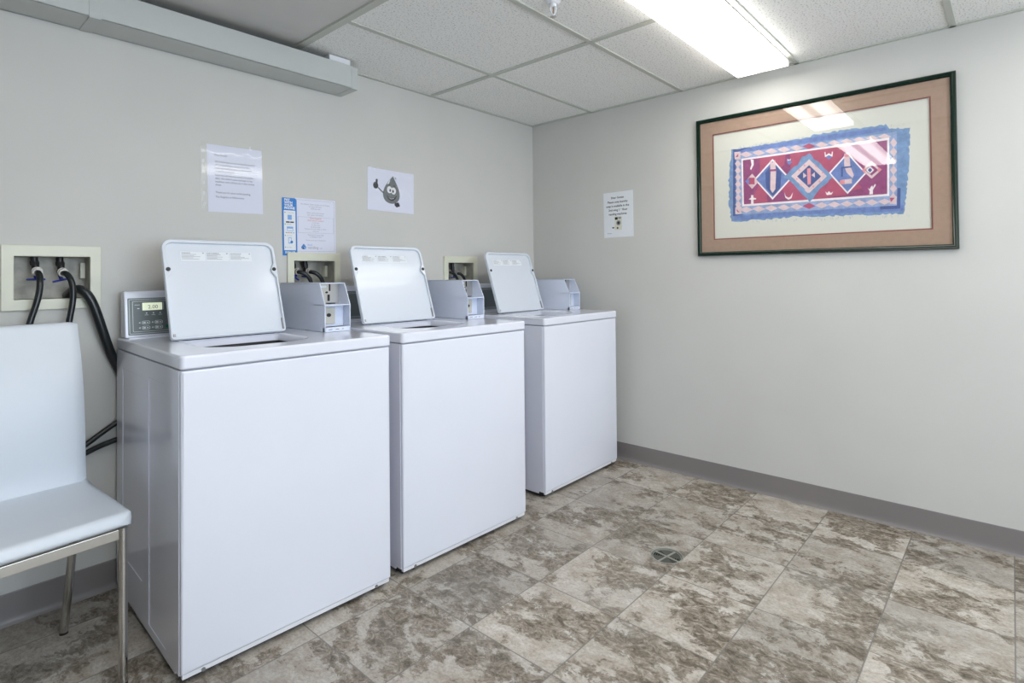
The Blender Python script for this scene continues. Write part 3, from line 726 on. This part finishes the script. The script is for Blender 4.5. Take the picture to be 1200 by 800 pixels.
# notice on the right-hand wall
RW = (0, 0, -PI/2)
t = thing('laundry_soap_notice', 'small white notice about laundry soap, taped to the wall left of the framed picture', 'notice', (0, -.5787, 1.3578), (0, -.010, -PI/2))
b = new_bm(); sheet(b, .207, .280, .001, .0018); obj('sheet', b, 'paperw', t, smooth=False)
b = new_bm(); Tm = WALLFACE @ Matrix.Translation((0, 0, .0021)); cx = .100
for s_, y_, sz in (('Dear Guests', .240, .0175), ('Please note laundry', .213, .0180), ('soap is available in the', .188, .0180), ('2nd wing 1', .163, .0180), ('vending machines', .138, .0180)):
    if s_.startswith('2nd'):
        text(b, s_, .036, y_, sz, Tm, mi=0, bold=.0004); text(b, 'st', .1225, y_+.007, .010, Tm, mi=0); text(b, 'floor', .134, y_, sz, Tm, mi=0, bold=.0004)
    else: text(b, s_, cx, y_, sz, Tm, 'CENTER', 0, .0004)
text(b, 'Thank you', .022, .024, .0080, Tm, mi=0)
obj('printed_text', b, 'inkblack', t, smooth=False); b = new_bm()
for (x0, y0, x1, y1, mi_) in ((.078, .045, .128, .128, 1), (.080, .108, .100, .124, 0), (.104, .112, .124, .124, 2)): plate(b, rr(x0, y0, x1, y1, .003), [], .0018, .0022+.0003*(mi_ != 1), mx=WM, mi=mi_)
plate(b, circ(.105, .088, .016, 20), [], .0018, .0026, mx=WM, mi=2); plate(b, circ(.105, .088, .009, 16), [], .0018, .0029, mx=WM, mi=0)
plate(b, circ(.098, .057, .006, 12), [], .0018, .0026, mx=WM, mi=0); plate(b, rr(.060, .056, .074, .064, .002), [], .0018, .0026, mx=WM, mi=0)
obj('printed_image', b, ['inkblack', 'cream', 'inkgrey'], t, smooth=False)

RUG = [(0,0,[(1864,5654),(2001,5647),(2090,5630),(2289,5581),(2394,5639),(2492,5638),(2576,5661),(2697,5584),(2869,5588),(2983,5647),(3054,5615),(3206,5589),(3334,5659),(3423,5610),(3528,5658),(3637,5668),(3788,5591),(3867,5649),(4008,5621),(4115,5597),(4193,5643),(4310,5641),(4381,5660),(4544,5675),(4587,5635),(4713,5641),(4836,5656),(4984,5663),(5042,5672),(5164,5663),(5245,5626),(5346,5644),(5496,5678),(5531,5679),(5689,5637),(5745,5727),(5836,5775),(5928,5753),(6096,5717),(6184,5716),(6231,5781),(6403,5724),(6460,5715),(6575,5720),(6650,5775),(6760,5776),(6852,5704),(6947,5783),(7022,5770),(7173,5742),(7232,5768),(7378,5729),(7417,5767),(7500,5758),(7639,5749),(7687,5726),(7794,5679),(7878,5717),(8017,5716),(8123,5706),(8163,5718),(8239,5718),(8344,5675),(8475,5697),(8510,5724),(8613,5723),(8701,5668),(8784,5733),(8910,5483),(9002,5485),(9082,5455),(9161,5438),(9228,5484),(9294,5414),(9425,5392),(9473,5409),(9588,5394),(9673,5393),(9659,5276),(9631,5155),(9674,5107),(9671,4930),(9650,4899),(9662,4783),(9663,4633),(9602,4575),(9634,4436),(9635,4305),(9598,4281),(9638,4171),(9630,4062),(9620,3908),(9620,3824),(9615,3749),(9597,3639),(9605,3500),(9574,3421),(9536,3363),(9564,3222),(9572,3110),(9516,3035),(9548,2917),(9489,2797),(9534,2749),(9507,2627),(9513,2530),(9468,2419),(9501,2334),(9430,2186),(9466,2078),(9421,1942),(9429,1890),(9421,1768),(9367,1608),(9291,1613),(9189,1611),(9106,1672),(9041,1658),(8958,1616),(8885,1690),(8771,1651),(8695,1640),(8609,1694),(8504,1636),(8424,1645),(8379,1656),(8268,1662),(8154,1642),(8074,1644),(7973,1652),(7917,1673),(7802,1717),(7730,1701),(7628,1725),(7490,1732),(7446,1729),(7356,1717),(7235,1725),(7141,1750),(7026,1685),(6911,1714),(6823,1748),(6701,1778),(6670,1708),(6558,1715),(6469,1774),(6339,1752),(6237,1720),(6149,1722),(5998,1759),(5939,1753),(5831,1752),(5702,1751),(5607,1785),(5541,1779),(5389,1830),(5284,1801),(5231,1779),(5077,1833),(5004,1847),(4863,1871),(4736,1823),(4669,1811),(4532,1780),(4445,1847),(4287,1774),(4254,1771),(4111,1826),(3955,1831),(3853,1767),(3798,1774),(3620,1825),(3514,1759),(3383,1774),(3310,1793),(3215,1817),(3055,1829),(2896,1844),(2793,1834),(2646,1754),(2543,1762),(2457,1773),(2327,1753),(2223,1773),(2067,1777),(1955,1789),(1807,1828),(1827,1918),(1742,2078),(1807,2187),(1749,2274),(1782,2428),(1725,2547),(1678,2631),(1666,2747),(1678,2947),(1743,3000),(1684,3155),(1706,3260),(1677,3376),(1753,3503),(1745,3605),(1693,3743),(1735,3886),(1665,4015),(1752,4171),(1736,4254),(1742,4472),(1755,4587),(1785,4681),(1742,4801),(1783,4986),(1826,5058),(1855,5186),(1857,5335),(1875,5480)]),(7,1,[(2044,5621),(2195,5611),(2399,5614),(2588,5625),(2756,5634),(2960,5596),(3137,5627),(3327,5596),(3487,5631),(3675,5603),(3842,5627),(4019,5625),(4181,5622),(4347,5593),(4530,5592),(4682,5611),(4859,5622),(5017,5586),(5192,5588),(5339,5596),(5517,5592),(5665,5613),(5843,5631),(6032,5645),(6183,5637),(6335,5619),(6479,5625),(6631,5626),(6776,5633),(6935,5604),(7080,5608),(7227,5596),(7378,5625),(7526,5591),(7685,5587),(7825,5612),(7963,5598),(8125,5601),(8244,5578),(8380,5571),(8525,5581),(8673,5565),(8793,5567),(8823,5416),(8681,5413),(8548,5431),(8404,5426),(8272,5400),(8139,5419),(8008,5422),(7841,5397),(7719,5402),(7574,5422),(7425,5398),(7269,5393),(7103,5418),(6954,5406),(6815,5400),(6657,5392),(6518,5388),(6338,5413),(6187,5407),(6042,5405),(5885,5398),(5716,5384),(5577,5400),(5395,5374),(5229,5411),(5064,5381),(4919,5373),(4745,5409),(4571,5384),(4406,5405),(4235,5393),(4063,5394),(3882,5411),(3732,5380),(3543,5406),(3361,5390),(3205,5389),(3029,5387),(2817,5388),(2650,5386),(2471,5408),(2273,5379),(2074,5411)]),(7,1,[(1956,2096),(2158,2093),(2356,2100),(2527,2074),(2721,2058),(2924,2094),(3075,2082),(3265,2090),(3460,2098),(3617,2103),(3812,2077),(3991,2100),(4150,2077),(4289,2068),(4499,2103),(4669,2067),(4820,2080),(4971,2106),(5144,2062),(5294,2081),(5458,2067),(5649,2052),(5778,2076),(5922,2069),(6116,2048),(6237,2069),(6391,2067),(6580,2069),(6728,2034),(6877,2069),(7030,2031),(7182,2073),(7287,2061),(7454,2050),(7582,2039),(7749,2036),(7885,2038),(8034,2058),(8164,2054),(8290,2023),(8438,2040),(8573,2027),(8704,2023),(8837,2007),(8975,2013),(9124,2026),(9247,2027),(9396,2016),(9346,1761),(9215,1769),(9073,1753),(8938,1761),(8801,1783),(8677,1764),(8527,1758),(8376,1792),(8228,1799),(8084,1804),(7936,1801),(7793,1812),(7662,1818),(7522,1800),(7351,1805),(7195,1847),(7078,1852),(6883,1821),(6730,1837),(6599,1861),(6429,1831),(6278,1872),(6122,1853),(5956,1891),(5817,1895),(5621,1908),(5500,1889),(5323,1890),(5168,1906),(4971,1897),(4789,1912),(4658,1896),(4477,1877),(4304,1885),(4132,1916),(3959,1908),(3767,1903),(3596,1891),(3450,1871),(3279,1891),(3088,1859),(2893,1856),(2695,1855),(2551,1846),(2363,1858),(2155,1857),(1989,1860)]),(1,2,[(1970,5626),(2751,5585),(2089,5445),(2055,2213),(2505,2123),(1905,2088)]),(1,2,[(9173,2790),(9286,2778),(9262,1870),(8506,1888),(8508,2027),(9143,2086)]),(2,2,[(2128,5411),(9184,5301),(9142,2017),(2054,2158)]),(3,3,[(2639,5424),(2974,5219),(2635,5115),(2295,5321)]),(3,3,[(2597,2538),(2931,2349),(2592,2216),(2252,2406)]),(3,3,[(3273,5410),(3598,5208),(3268,5106),(2938,5309)]),(3,3,[(3230,2520),(3555,2334),(3226,2203),(2896,2389)]),(3,3,[(3889,5397),(4204,5198),(3884,5097),(3564,5297)]),(3,3,[(3846,2502),(4161,2319),(3841,2190),(3520,2374)]),(3,3,[(4487,5384),(4794,5188),(4482,5089),(4171,5285)]),(3,3,[(4444,2485),(4750,2305),(4439,2177),(4127,2359)]),(3,3,[(5069,5372),(5367,5179),(5064,5080),(4761,5274)]),(3,3,[(5025,2469),(5323,2291),(5020,2165),(4718,2344)]),(5,3,[(5634,5360),(5924,5169),(5630,5072),(5336,5263)]),(5,3,[(5590,2453),(5881,2277),(5586,2153),(5291,2329)]),(3,3,[(6185,5348),(6467,5160),(6180,5064),(5894,5253)]),(3,3,[(6141,2437),(6423,2264),(6136,2142),(5850,2315)]),(3,3,[(6721,5336),(6995,5151),(6716,5057),(6438,5243)]),(3,3,[(6676,2422),(6951,2251),(6672,2131),(6393,2302)]),(3,3,[(7242,5325),(7510,5143),(7238,5049),(6967,5233)]),(3,3,[(7198,2407),(7465,2239),(7193,2120),(6922,2288)]),(3,3,[(7750,5314),(8011,5134),(7746,5042),(7482,5223)]),(3,3,[(7705,2393),(7966,2227),(7701,2109),(7437,2275)]),(3,3,[(8246,5304),(8500,5126),(8241,5035),(7984,5214)]),(3,3,[(8200,2379),(8454,2215),(8196,2099),(7938,2263)]),(3,3,[(8728,5294),(8976,5118),(8724,5028),(8473,5204)]),(3,3,[(8683,2365),(8930,2204),(8678,2089),(8427,2251)]),(3,3,[(2205,5043),(2361,4818),(2199,4637),(2042,4862)]),(3,3,[(2204,4683),(2360,4459),(2198,4276),(2040,4501)]),(3,3,[(2202,4322),(2358,4100),(2196,3916),(2039,4139)]),(3,3,[(2201,3962),(2357,3741),(2195,3556),(2037,3778)]),(3,3,[(2199,3602),(2355,3382),(2193,3196),(2036,3416)]),(3,3,[(2198,3242),(2354,3024),(2192,2836),(2035,3055)]),(3,3,[(2196,2882),(2352,2665),(2190,2477),(2033,2694)]),(3,3,[(9065,5049),(9194,4810),(9059,4614),(8929,4853)]),(3,3,[(9058,4641),(9187,4403),(9051,4206),(8921,4444)]),(3,3,[(9050,4232),(9179,3996),(9043,3798),(8913,4034)]),(3,3,[(9042,3824),(9171,3589),(9036,3389),(8905,3624)]),(3,3,[(9035,3416),(9164,3182),(9028,2981),(8898,3214)]),(3,3,[(9027,3007),(9156,2776),(9020,2573),(8890,2805)]),(3,3,[(9019,2599),(9148,2369),(9012,2165),(8882,2395)]),(3,4,[(2022,5482),(2342,5460),(2336,5055),(2043,5097)]),(5,5,[(2072,5202),(2235,5368),(2232,5206)]),(3,4,[(2033,2541),(2353,2567),(2347,2190),(2028,2188)]),(5,5,[(2085,2455),(2269,2250),(2136,2288)]),(3,4,[(8882,2454),(9130,2429),(9124,2088),(8877,2110)]),(5,5,[(8881,2385),(9072,2367),(8916,2175)]),(4,4,[(2390,5074),(8904,5086),(8863,2468),(2392,2563)]),(6,5,[(2467,4982),(8826,4984),(8788,2567),(2486,2663)]),(5,6,[(4790,4995),(7238,4985),(6910,4250),(7825,2938),(6346,2610),(4755,2650),(4286,3327),(4775,4039)]),(5,6,[(3320,4979),(4552,4980),(4484,4462),(3555,3801),(3663,2662),(2800,2688),(3302,3699)]),(5,6,[(5365,4467),(6375,4571),(6791,3416),(7202,2670),(4990,2666)]),(4,7,[(3943,4849),(4794,3705),(3912,2769),(3024,3917)]),(7,8,[(3941,4732),(4700,3716),(3914,2886),(3126,3905)]),(1,9,[(3965,4664),(4358,4092),(4286,3327),(3940,2974),(3612,3401),(3586,4191)]),(4,7,[(7265,4680),(8007,3601),(7235,2715),(6462,3798)]),(7,8,[(7263,4573),(7926,3611),(7236,2823),(6549,3787)]),(0,9,[(5636,4876),(5732,4787),(5836,4556),(6034,4406),(6123,4307),(6278,4054),(6394,3948),(6528,3734),(6624,3574),(6480,3467),(6429,3355),(6294,3248),(6094,3115),(5971,2937),(5869,2807),(5778,2654),(5619,2497),(5501,2685),(5300,2884),(5211,3007),(5091,3176),(4927,3407),(4783,3583),(4646,3753),(4429,3832),(4677,4036),(4723,4117),(4953,4322),(5099,4366),(5213,4572),(5295,4737),(5477,4777)]),(3,10,[(5629,4580),(6394,3659),(5604,2932),(4808,3856)]),(1,11,[(5625,4293),(6142,3678),(5608,3194),(5077,3810)]),(8,12,[(5532,4143),(5691,4146),(5690,3347),(5542,3339)]),(3,12,[(5357,3964),(5515,3794),(5353,3688)]),(3,12,[(5867,3924),(5719,3793),(5874,3649)]),(8,11,[(5187,4176),(5233,4107),(5185,4050),(5140,4119)]),(8,11,[(5421,4371),(5465,4302),(5419,4246),(5374,4315)]),(8,11,[(5928,4264),(5972,4195),(5927,4140),(5883,4208)]),(8,11,[(6201,3918),(6244,3851),(6199,3795),(6156,3862)]),(8,11,[(6084,3500),(6127,3433),(6082,3377),(6039,3444)]),(8,11,[(5802,3285),(5845,3218),(5800,3160),(5756,3228)]),(8,11,[(5234,3412),(5279,3344),(5232,3286),(5186,3354)]),(8,11,[(5065,3748),(5110,3679),(5063,3622),(5017,3691)]),(3,11,[(5390,3105),(5754,3116),(5548,2938)]),(3,10,[(3819,4789),(3940,4641),(4065,4780),(4104,4125),(4055,3287),(3917,3107),(3809,3314),(3834,4160)]),(6,11,[(3787,4323),(4131,4303),(4129,4200),(3786,4218)]),(3,10,[(7128,4641),(7337,4645),(7369,4006),(7507,3569),(7443,3434),(7219,3726),(7118,4040)]),(8,11,[(7148,4602),(7316,4601),(7313,4457),(7156,4456)]),(1,11,[(6991,4021),(7431,4009),(7430,3937),(7064,3938),(7058,3565),(6984,3562)]),(3,10,[(7024,3412),(7422,3413),(7419,3198),(7021,3195)]),(8,11,[(6939,3398),(7130,3400),(7126,3183),(6936,3205)]),(3,9,[(8215,4113),(8582,3667),(8202,3318),(7827,3766)]),(6,10,[(8213,3973),(8465,3682),(8205,3459),(7949,3750)]),(4,11,[(8152,3899),(8308,3703),(8146,3548),(7989,3745)]),(1,12,[(8150,3829),(8238,3712),(8147,3618),(8059,3735)]),(8,11,[(7817,3767),(7961,3866),(7956,3584)]),(8,11,[(8612,3686),(8457,3823),(8453,3567)]),(3,7,[(2926,4223),(3252,3784),(2914,3424),(2582,3863)]),(5,8,[(2768,4029),(3051,3994),(3046,3649),(2762,3681)]),(7,8,[(2556,3866),(2768,4029),(2762,3655)]),(4,7,[(2859,4980),(3013,4931),(3010,4665),(2877,4416),(2826,4489),(2907,4706)]),(4,7,[(2858,3110),(2974,3098),(2972,2965),(3112,2925),(3111,2859),(2970,2859),(2980,2645),(2851,2643),(2854,2870),(2725,2896),(2856,2976)]),(7,7,[(4727,4761),(4842,4566),(4722,4404),(4606,4599)]),(4,8,[(4644,4748),(4690,4690),(4750,4681),(4810,4749),(4785,4651),(4642,4645)]),(7,7,[(6487,4726),(6614,4560),(6482,4432),(6354,4598)]),(4,8,[(6303,4828),(6346,4821),(6355,4672),(6487,4750),(6594,4661),(6618,4804),(6661,4797),(6636,4557),(6486,4652),(6321,4579)]),(4,7,[(4475,3075),(4544,2888),(4662,2799),(4758,2841),(4879,3058),(4804,2760),(4661,2697),(4519,2813)]),(4,7,[(6307,2933),(6393,2850),(6460,2941),(6545,2834),(6643,2897),(6565,2759),(6370,2754)]),(4,7,[(8046,2914),(8125,2846),(8167,2959),(8227,3011),(8246,2915),(8327,3070),(8366,3019),(8244,2799),(8241,2612),(8102,2614),(8124,2765)])]
# ------------------------------------------------------------------ framed textile print
FW, FH = 1.129, .749
t = thing('framed_textile_print', 'wide framed print of a red and blue woven rug in a dark green frame', 'framed picture', (0, -1.1931, 1.2258), (0, 0, -PI/2))
b = new_bm()
fp = [(.0, .004), (.0, .020), (.004, .025), (.010, .0235), (.013, .0265), (.017, .0245), (.0215, .016), (.0215, .004)]   # profile: inset from the outer edge, height off the wall
n = len(fp); cs = [(0, 0, 1, 1), (FW, 0, -1, 1), (FW, FH, -1, -1), (0, FH, 1, -1)]
R_ = [[b.verts.new((c[0]+c[2]*p[0], -p[1], c[1]+c[3]*p[0])) for p in fp] for c in cs]
for k in range(4):
    A, B = R_[k], R_[(k+1) % 4]
    for i in range(n): b.faces.new((A[i], A[(i+1) % n], B[(i+1) % n], B[i]))
bmesh.ops.recalc_face_normals(b, faces=b.faces)
obj('frame', b, 'frame', t, ang=50)
b = new_bm(); sheet(b, FW-.03, FH-.03, .001, .006, 0, .015, .015); obj('backing', b, 'artpaper', t, smooth=False)
mi0, mi1, mj0, mj1 = .088, 1.0425, .087, .661
b = new_bm(); plate(b, rr(.018, .018, FW-.018, FH-.018, 0), [rr(mi0, mj0, mi1, mj1, 0)], .0115, .013, mx=WM); obj('mat_board', b, 'mat', t, smooth=False)
b = new_bm(); plate(b, rr(mi0-.004, mj0-.004, mi1+.004, mj1+.004, 0), [rr(mi0+.0055, mj0+.0055, mi1-.0055, mj1-.0055, 0)], .0098, .0114, mx=WM); obj('inner_mat_edge', b, 'matedge', t, smooth=False)
b = new_bm()
for qi, (ci, ly, pts) in enumerate(RUG): plate(b, [(p[0]/1e4, p[1]/1e4) for p in pts], [], .0058+.00025*ly, .0061+.00025*ly+.000002*qi, mx=WM, mi=ci)
# fringe threads
for k in range(150):
    e = random.random(); side = random.random()
    if side < .42: u, v, du, dv = .215+.76*e, .566+(-.012)*e+random.uniform(-.006, .004), random.uniform(-.004, .004), .010
    elif side < .84: u, v, du, dv = .212+.75*e, .180-.022*e+random.uniform(-.004, .006), random.uniform(-.004, .004), -.010
    else: u, v, du, dv = .205+random.uniform(0, .004), .19+.36*e, -.009, random.uniform(-.004, .004)
    plate(b, [(u, v), (u+.0014, v), (u+.0012+du, v+dv), (u+du, v+dv)], [], .0058, .0060, mx=WM, mi=0)
obj('rug_print', b, ['rug%d' % i for i in range(9)], t, smooth=False)
b = new_bm(); v_ = [b.verts.new(p) for p in ((.018, -.0145, .018), (FW-.018, -.0145, .018), (FW-.018, -.0145, FH-.018), (.018, -.0145, FH-.018))]; b.faces.new(v_)
obj('glass', b, 'glass', t, smooth=False)

# ------------------------------------------------------------------ floor drain
t = thing('floor_drain', 'round metal floor drain with slotted grate in the tiled floor', 'drain', (DR[0], DR[1], 0), (0, 0, .62))
R0 = DR[2]-.001
b = new_bm(); plate(b, circ(0, 0, R0, 44), [circ(0, 0, R0-.0045, 44)], -.012, -.0006, .001); obj('rim', b, 'drainm', t)
b = new_bm()
sl = []
for q in range(4):
    a0 = q*PI/2
    for k in range(5):
        r0 = .012+k*.0095; r1 = r0+.0058; m_ = .26 if k else .42
        pts = [(r0*math.cos(a0+m_+(PI/2-2*m_)*s_/6), r0*math.sin(a0+m_+(PI/2-2*m_)*s_/6)) for s_ in range(7)] + [(r1*math.cos(a0+m_+(PI/2-2*m_)*s_/6), r1*math.sin(a0+m_+(PI/2-2*m_)*s_/6)) for s_ in range(6, -1, -1)]
        if q % 2 == 0: sl.append(pts)
plate(b, circ(0, 0, R0-.005, 40), sl, -.0105, -.0065)
for a in (PI/4, 3*PI/4):
    c_, s_ = math.cos(a), math.sin(a); w_ = .0035; r_ = R0-.009
    plate(b, [(-c_*r_+s_*w_, -s_*r_-c_*w_), (c_*r_+s_*w_, s_*r_-c_*w_), (c_*r_-s_*w_, s_*r_+c_*w_), (-c_*r_-s_*w_, -s_*r_+c_*w_)], [], -.007, -.0040, mi=1)
for rr_ in (.0555,): plate(b, circ(0, 0, rr_+.0012, 36), [circ(0, 0, rr_-.0012, 36)], -.007, -.0045, mi=1)
obj('grate', b, ['draing', 'drainm'], t)
b = new_bm(); cyl(b, (0, 0, -.058), (0, 0, -.050), .05, n=30); plate(b, circ(0, 0, R0-.002, 40), [circ(0, 0, R0-.006, 40)], -.055, -.011); obj('sump', b, 'dark', t)

# ------------------------------------------------------------------ chair
CW = .435
ch = thing('dining_chair', 'white vinyl chair with steel legs in front of the outlet box', 'chair', (-2.535, -.622, 0), (0, 0, math.radians(5)))
# seat: padded slab, slightly dished, waterfall front; local x runs from -CW to 0, local y from 0 (front) to the back
b = new_bm()
nx, ny = 26, 24
def seat_pt(i, j, top):
    u, v = i/nx, j/ny
    u = .5+.5*math.copysign(abs(2*u-1)**.6, u-.5); v = v**1.6
    x = -CW-.006+(CW+.012)*u; y = .40*v
    # rounded front corners in plan
    rc = .035
    dx = min(u, 1-u)*CW
    if dx < rc: y = max(y, (rc-math.sqrt(max(0, rc*rc-(rc-dx)**2)))*(1-v)+y*1.0) if v < .3 else y
    ed = min(min(u, 1-u)*CW, y if v < .5 else 1, .018)/.018
    e = 1-(1-min(1, ed))**2
    z = .484-.010*math.sin(PI*u)*math.sin(PI*min(1, v*1.1)) if top else .440
    if top: z = .460+(z-.460)*e**.45 - .006*(1-v)**3
    else: z = .450-(.450-z)*e**.45
    if v > .8: z += .02*((v-.8)/.2)**2
    return (x, y, z)
T_ = [[b.verts.new(seat_pt(i, j, True)) for i in range(nx+1)] for j in range(ny+1)]
B_ = [[b.verts.new(seat_pt(i, j, False)) for i in range(nx+1)] for j in range(ny+1)]
for j in range(ny):
    for i in range(nx):
        b.faces.new((T_[j][i], T_[j][i+1], T_[j+1][i+1], T_[j+1][i])); b.faces.new((B_[j][i], B_[j+1][i], B_[j+1][i+1], B_[j][i+1]))
loop = [(0, i) for i in range(nx+1)]+[(j, nx) for j in range(1, ny+1)]+[(ny, i) for i in range(nx-1, -1, -1)]+[(j, 0) for j in range(ny-1, 0, -1)]
for k in range(len(loop)):
    a, c_ = loop[k], loop[(k+1) % len(loop)]
    b.faces.new((T_[a[0]][a[1]], B_[a[0]][a[1]], B_[c_[0]][c_[1]], T_[c_[0]][c_[1]]))
bmesh.ops.recalc_face_normals(b, faces=b.faces)
obj('seat', b, 'vinyl', ch, ang=70)
# backrest: tall curved pad
b = new_bm(); prof = [(.372, .462), (.386, .52), (.392, .60), (.398, .68), (.412, .78), (.436, .88), (.462, .95), (.474, .992)]
nz = 30
def bz(s):
    f = s*(len(prof)-1); k = min(int(f), len(prof)-2); q = f-k
    p0, p1, p2, p3 = prof[max(0, k-1)], prof[k], prof[k+1], prof[min(len(prof)-1, k+2)]
    return [.5*((2*p1[i])+(-p0[i]+p2[i])*q+(2*p0[i]-5*p1[i]+4*p2[i]-p3[i])*q*q+(-p0[i]+3*p1[i]-3*p2[i]+p3[i])*q**3) for i in (0, 1)]
F_, K_ = [], []
for j in range(nz+1):
    s = j/nz; y, z = bz(s)
    hw = CW/2-.003 - (.010*math.exp(-((s-.42)/.25)**2))*0 
    if s > .965: hw -= .018*(1-math.sqrt(max(0, 1-((s-.965)/.035)**2)))
    fr_, kr_ = [], []
    for i in range(nx+1):
        u = i/nx; c_ = -CW/2+(2*u-1)*hw
        e = min(1, min(u, 1-u)*CW/.02, (1-s)*.55/.012+.15); th = .016*math.sqrt(max(0, 1-(1-e)**2))
        bow = -.018*(1-(2*u-1)**2)*0
        fr_.append(b.verts.new((c_, y-th, z))); kr_.append(b.verts.new((c_, y+th, z)))
    F_.append(fr_); K_.append(kr_)
for j in range(nz):
    for i in range(nx):
        b.faces.new((F_[j][i], F_[j][i+1], F_[j+1][i+1], F_[j+1][i])); b.faces.new((K_[j][i], K_[j+1][i], K_[j+1][i+1], K_[j][i+1]))
for j in range(nz):
    b.faces.new((F_[j][0], F_[j+1][0], K_[j+1][0], K_[j][0])); b.faces.new((F_[j][nx], K_[j][nx], K_[j+1][nx], F_[j+1][nx]))
for i in range(nx):
    b.faces.new((F_[0][i], K_[0][i], K_[0][i+1], F_[0][i+1])); b.faces.new((F_[nz][i], F_[nz][i+1], K_[nz][i+1], K_[nz][i]))
bmesh.ops.remove_doubles(b, verts=b.verts, dist=1e-5); bmesh.ops.recalc_face_normals(b, faces=b.faces)
obj('backrest', b, 'vinyl', ch, ang=70)
b = new_bm()
box(b, -CW+.022, -.034, .006, .018, .408, .436, .002); box(b, -CW+.022, -.022, .345, .357, .408, .436, .002)
for x in (-CW+.022, -.034): box(b, x, x+.012, .02, .35, .412, .436, .002)
obj('seat_frame', b, 'brushed', ch)
for x in (-.0225, -CW+.0225):
    s = 1 if x > -.2 else -1
    b = new_bm(); cyl(b, (x, .014, .006), (x-.001*s, .012, .438), .0115, n=24); l = obj('leg', b, 'chrome', ch)
    b = new_bm(); cyl(b, (x, .014, 0), (x, .014, .007), .012, n=20); obj('leg_cap', b, 'black', l)
    b = new_bm(); cyl(b, (x-.028*s, .425, .006), (x-.018*s, .335, .430), .0115, n=24); l = obj('leg', b, 'chrome', ch)
    b = new_bm(); cyl(b, (x-.028*s, .425, 0), (x-.028*s, .425, .007), .012, n=20); obj('leg_cap', b, 'black', l)

# ------------------------------------------------------------------ camera and view
cam = bpy.data.cameras.new('camera'); co = bpy.data.objects.new('camera', cam); COL.objects.link(co); SC.camera = co
fwd = Vector((0.74476892, 0.66717768, 0.01389955)); rt = Vector((0.66730915, -0.74472403, -0.00919898)); up = Vector((-0.00421398, -0.01612641, 0.99986108))
m = Matrix((rt, up, -fwd)).transposed().to_4x4(); m.translation = Vector((-3.00018353, -2.48378118, 1.13887529)); co.matrix_world = m
cam.sensor_width = 36; cam.lens = 653.7265/1200*36; cam.shift_y = -(400-311.6118)/1200; cam.clip_start = .02
wd = bpy.data.worlds.new('world'); SC.world = wd; wd.use_nodes = True
wd.node_tree.nodes['Background'].inputs[0].default_value = (.6, .75, 1, 1); wd.node_tree.nodes['Background'].inputs[1].default_value = .5
SC.view_settings.view_transform = 'Standard'; SC.view_settings.look = 'None'; SC.view_settings.gamma = 1; SC.view_settings.use_curve_mapping = False
SC.view_settings.exposure = 0.55
SC.cycles.max_bounces = 10; SC.cycles.diffuse_bounces = 6; SC.cycles.transparent_max_bounces = 12
SC.cycles.sample_clamp_indirect = 6
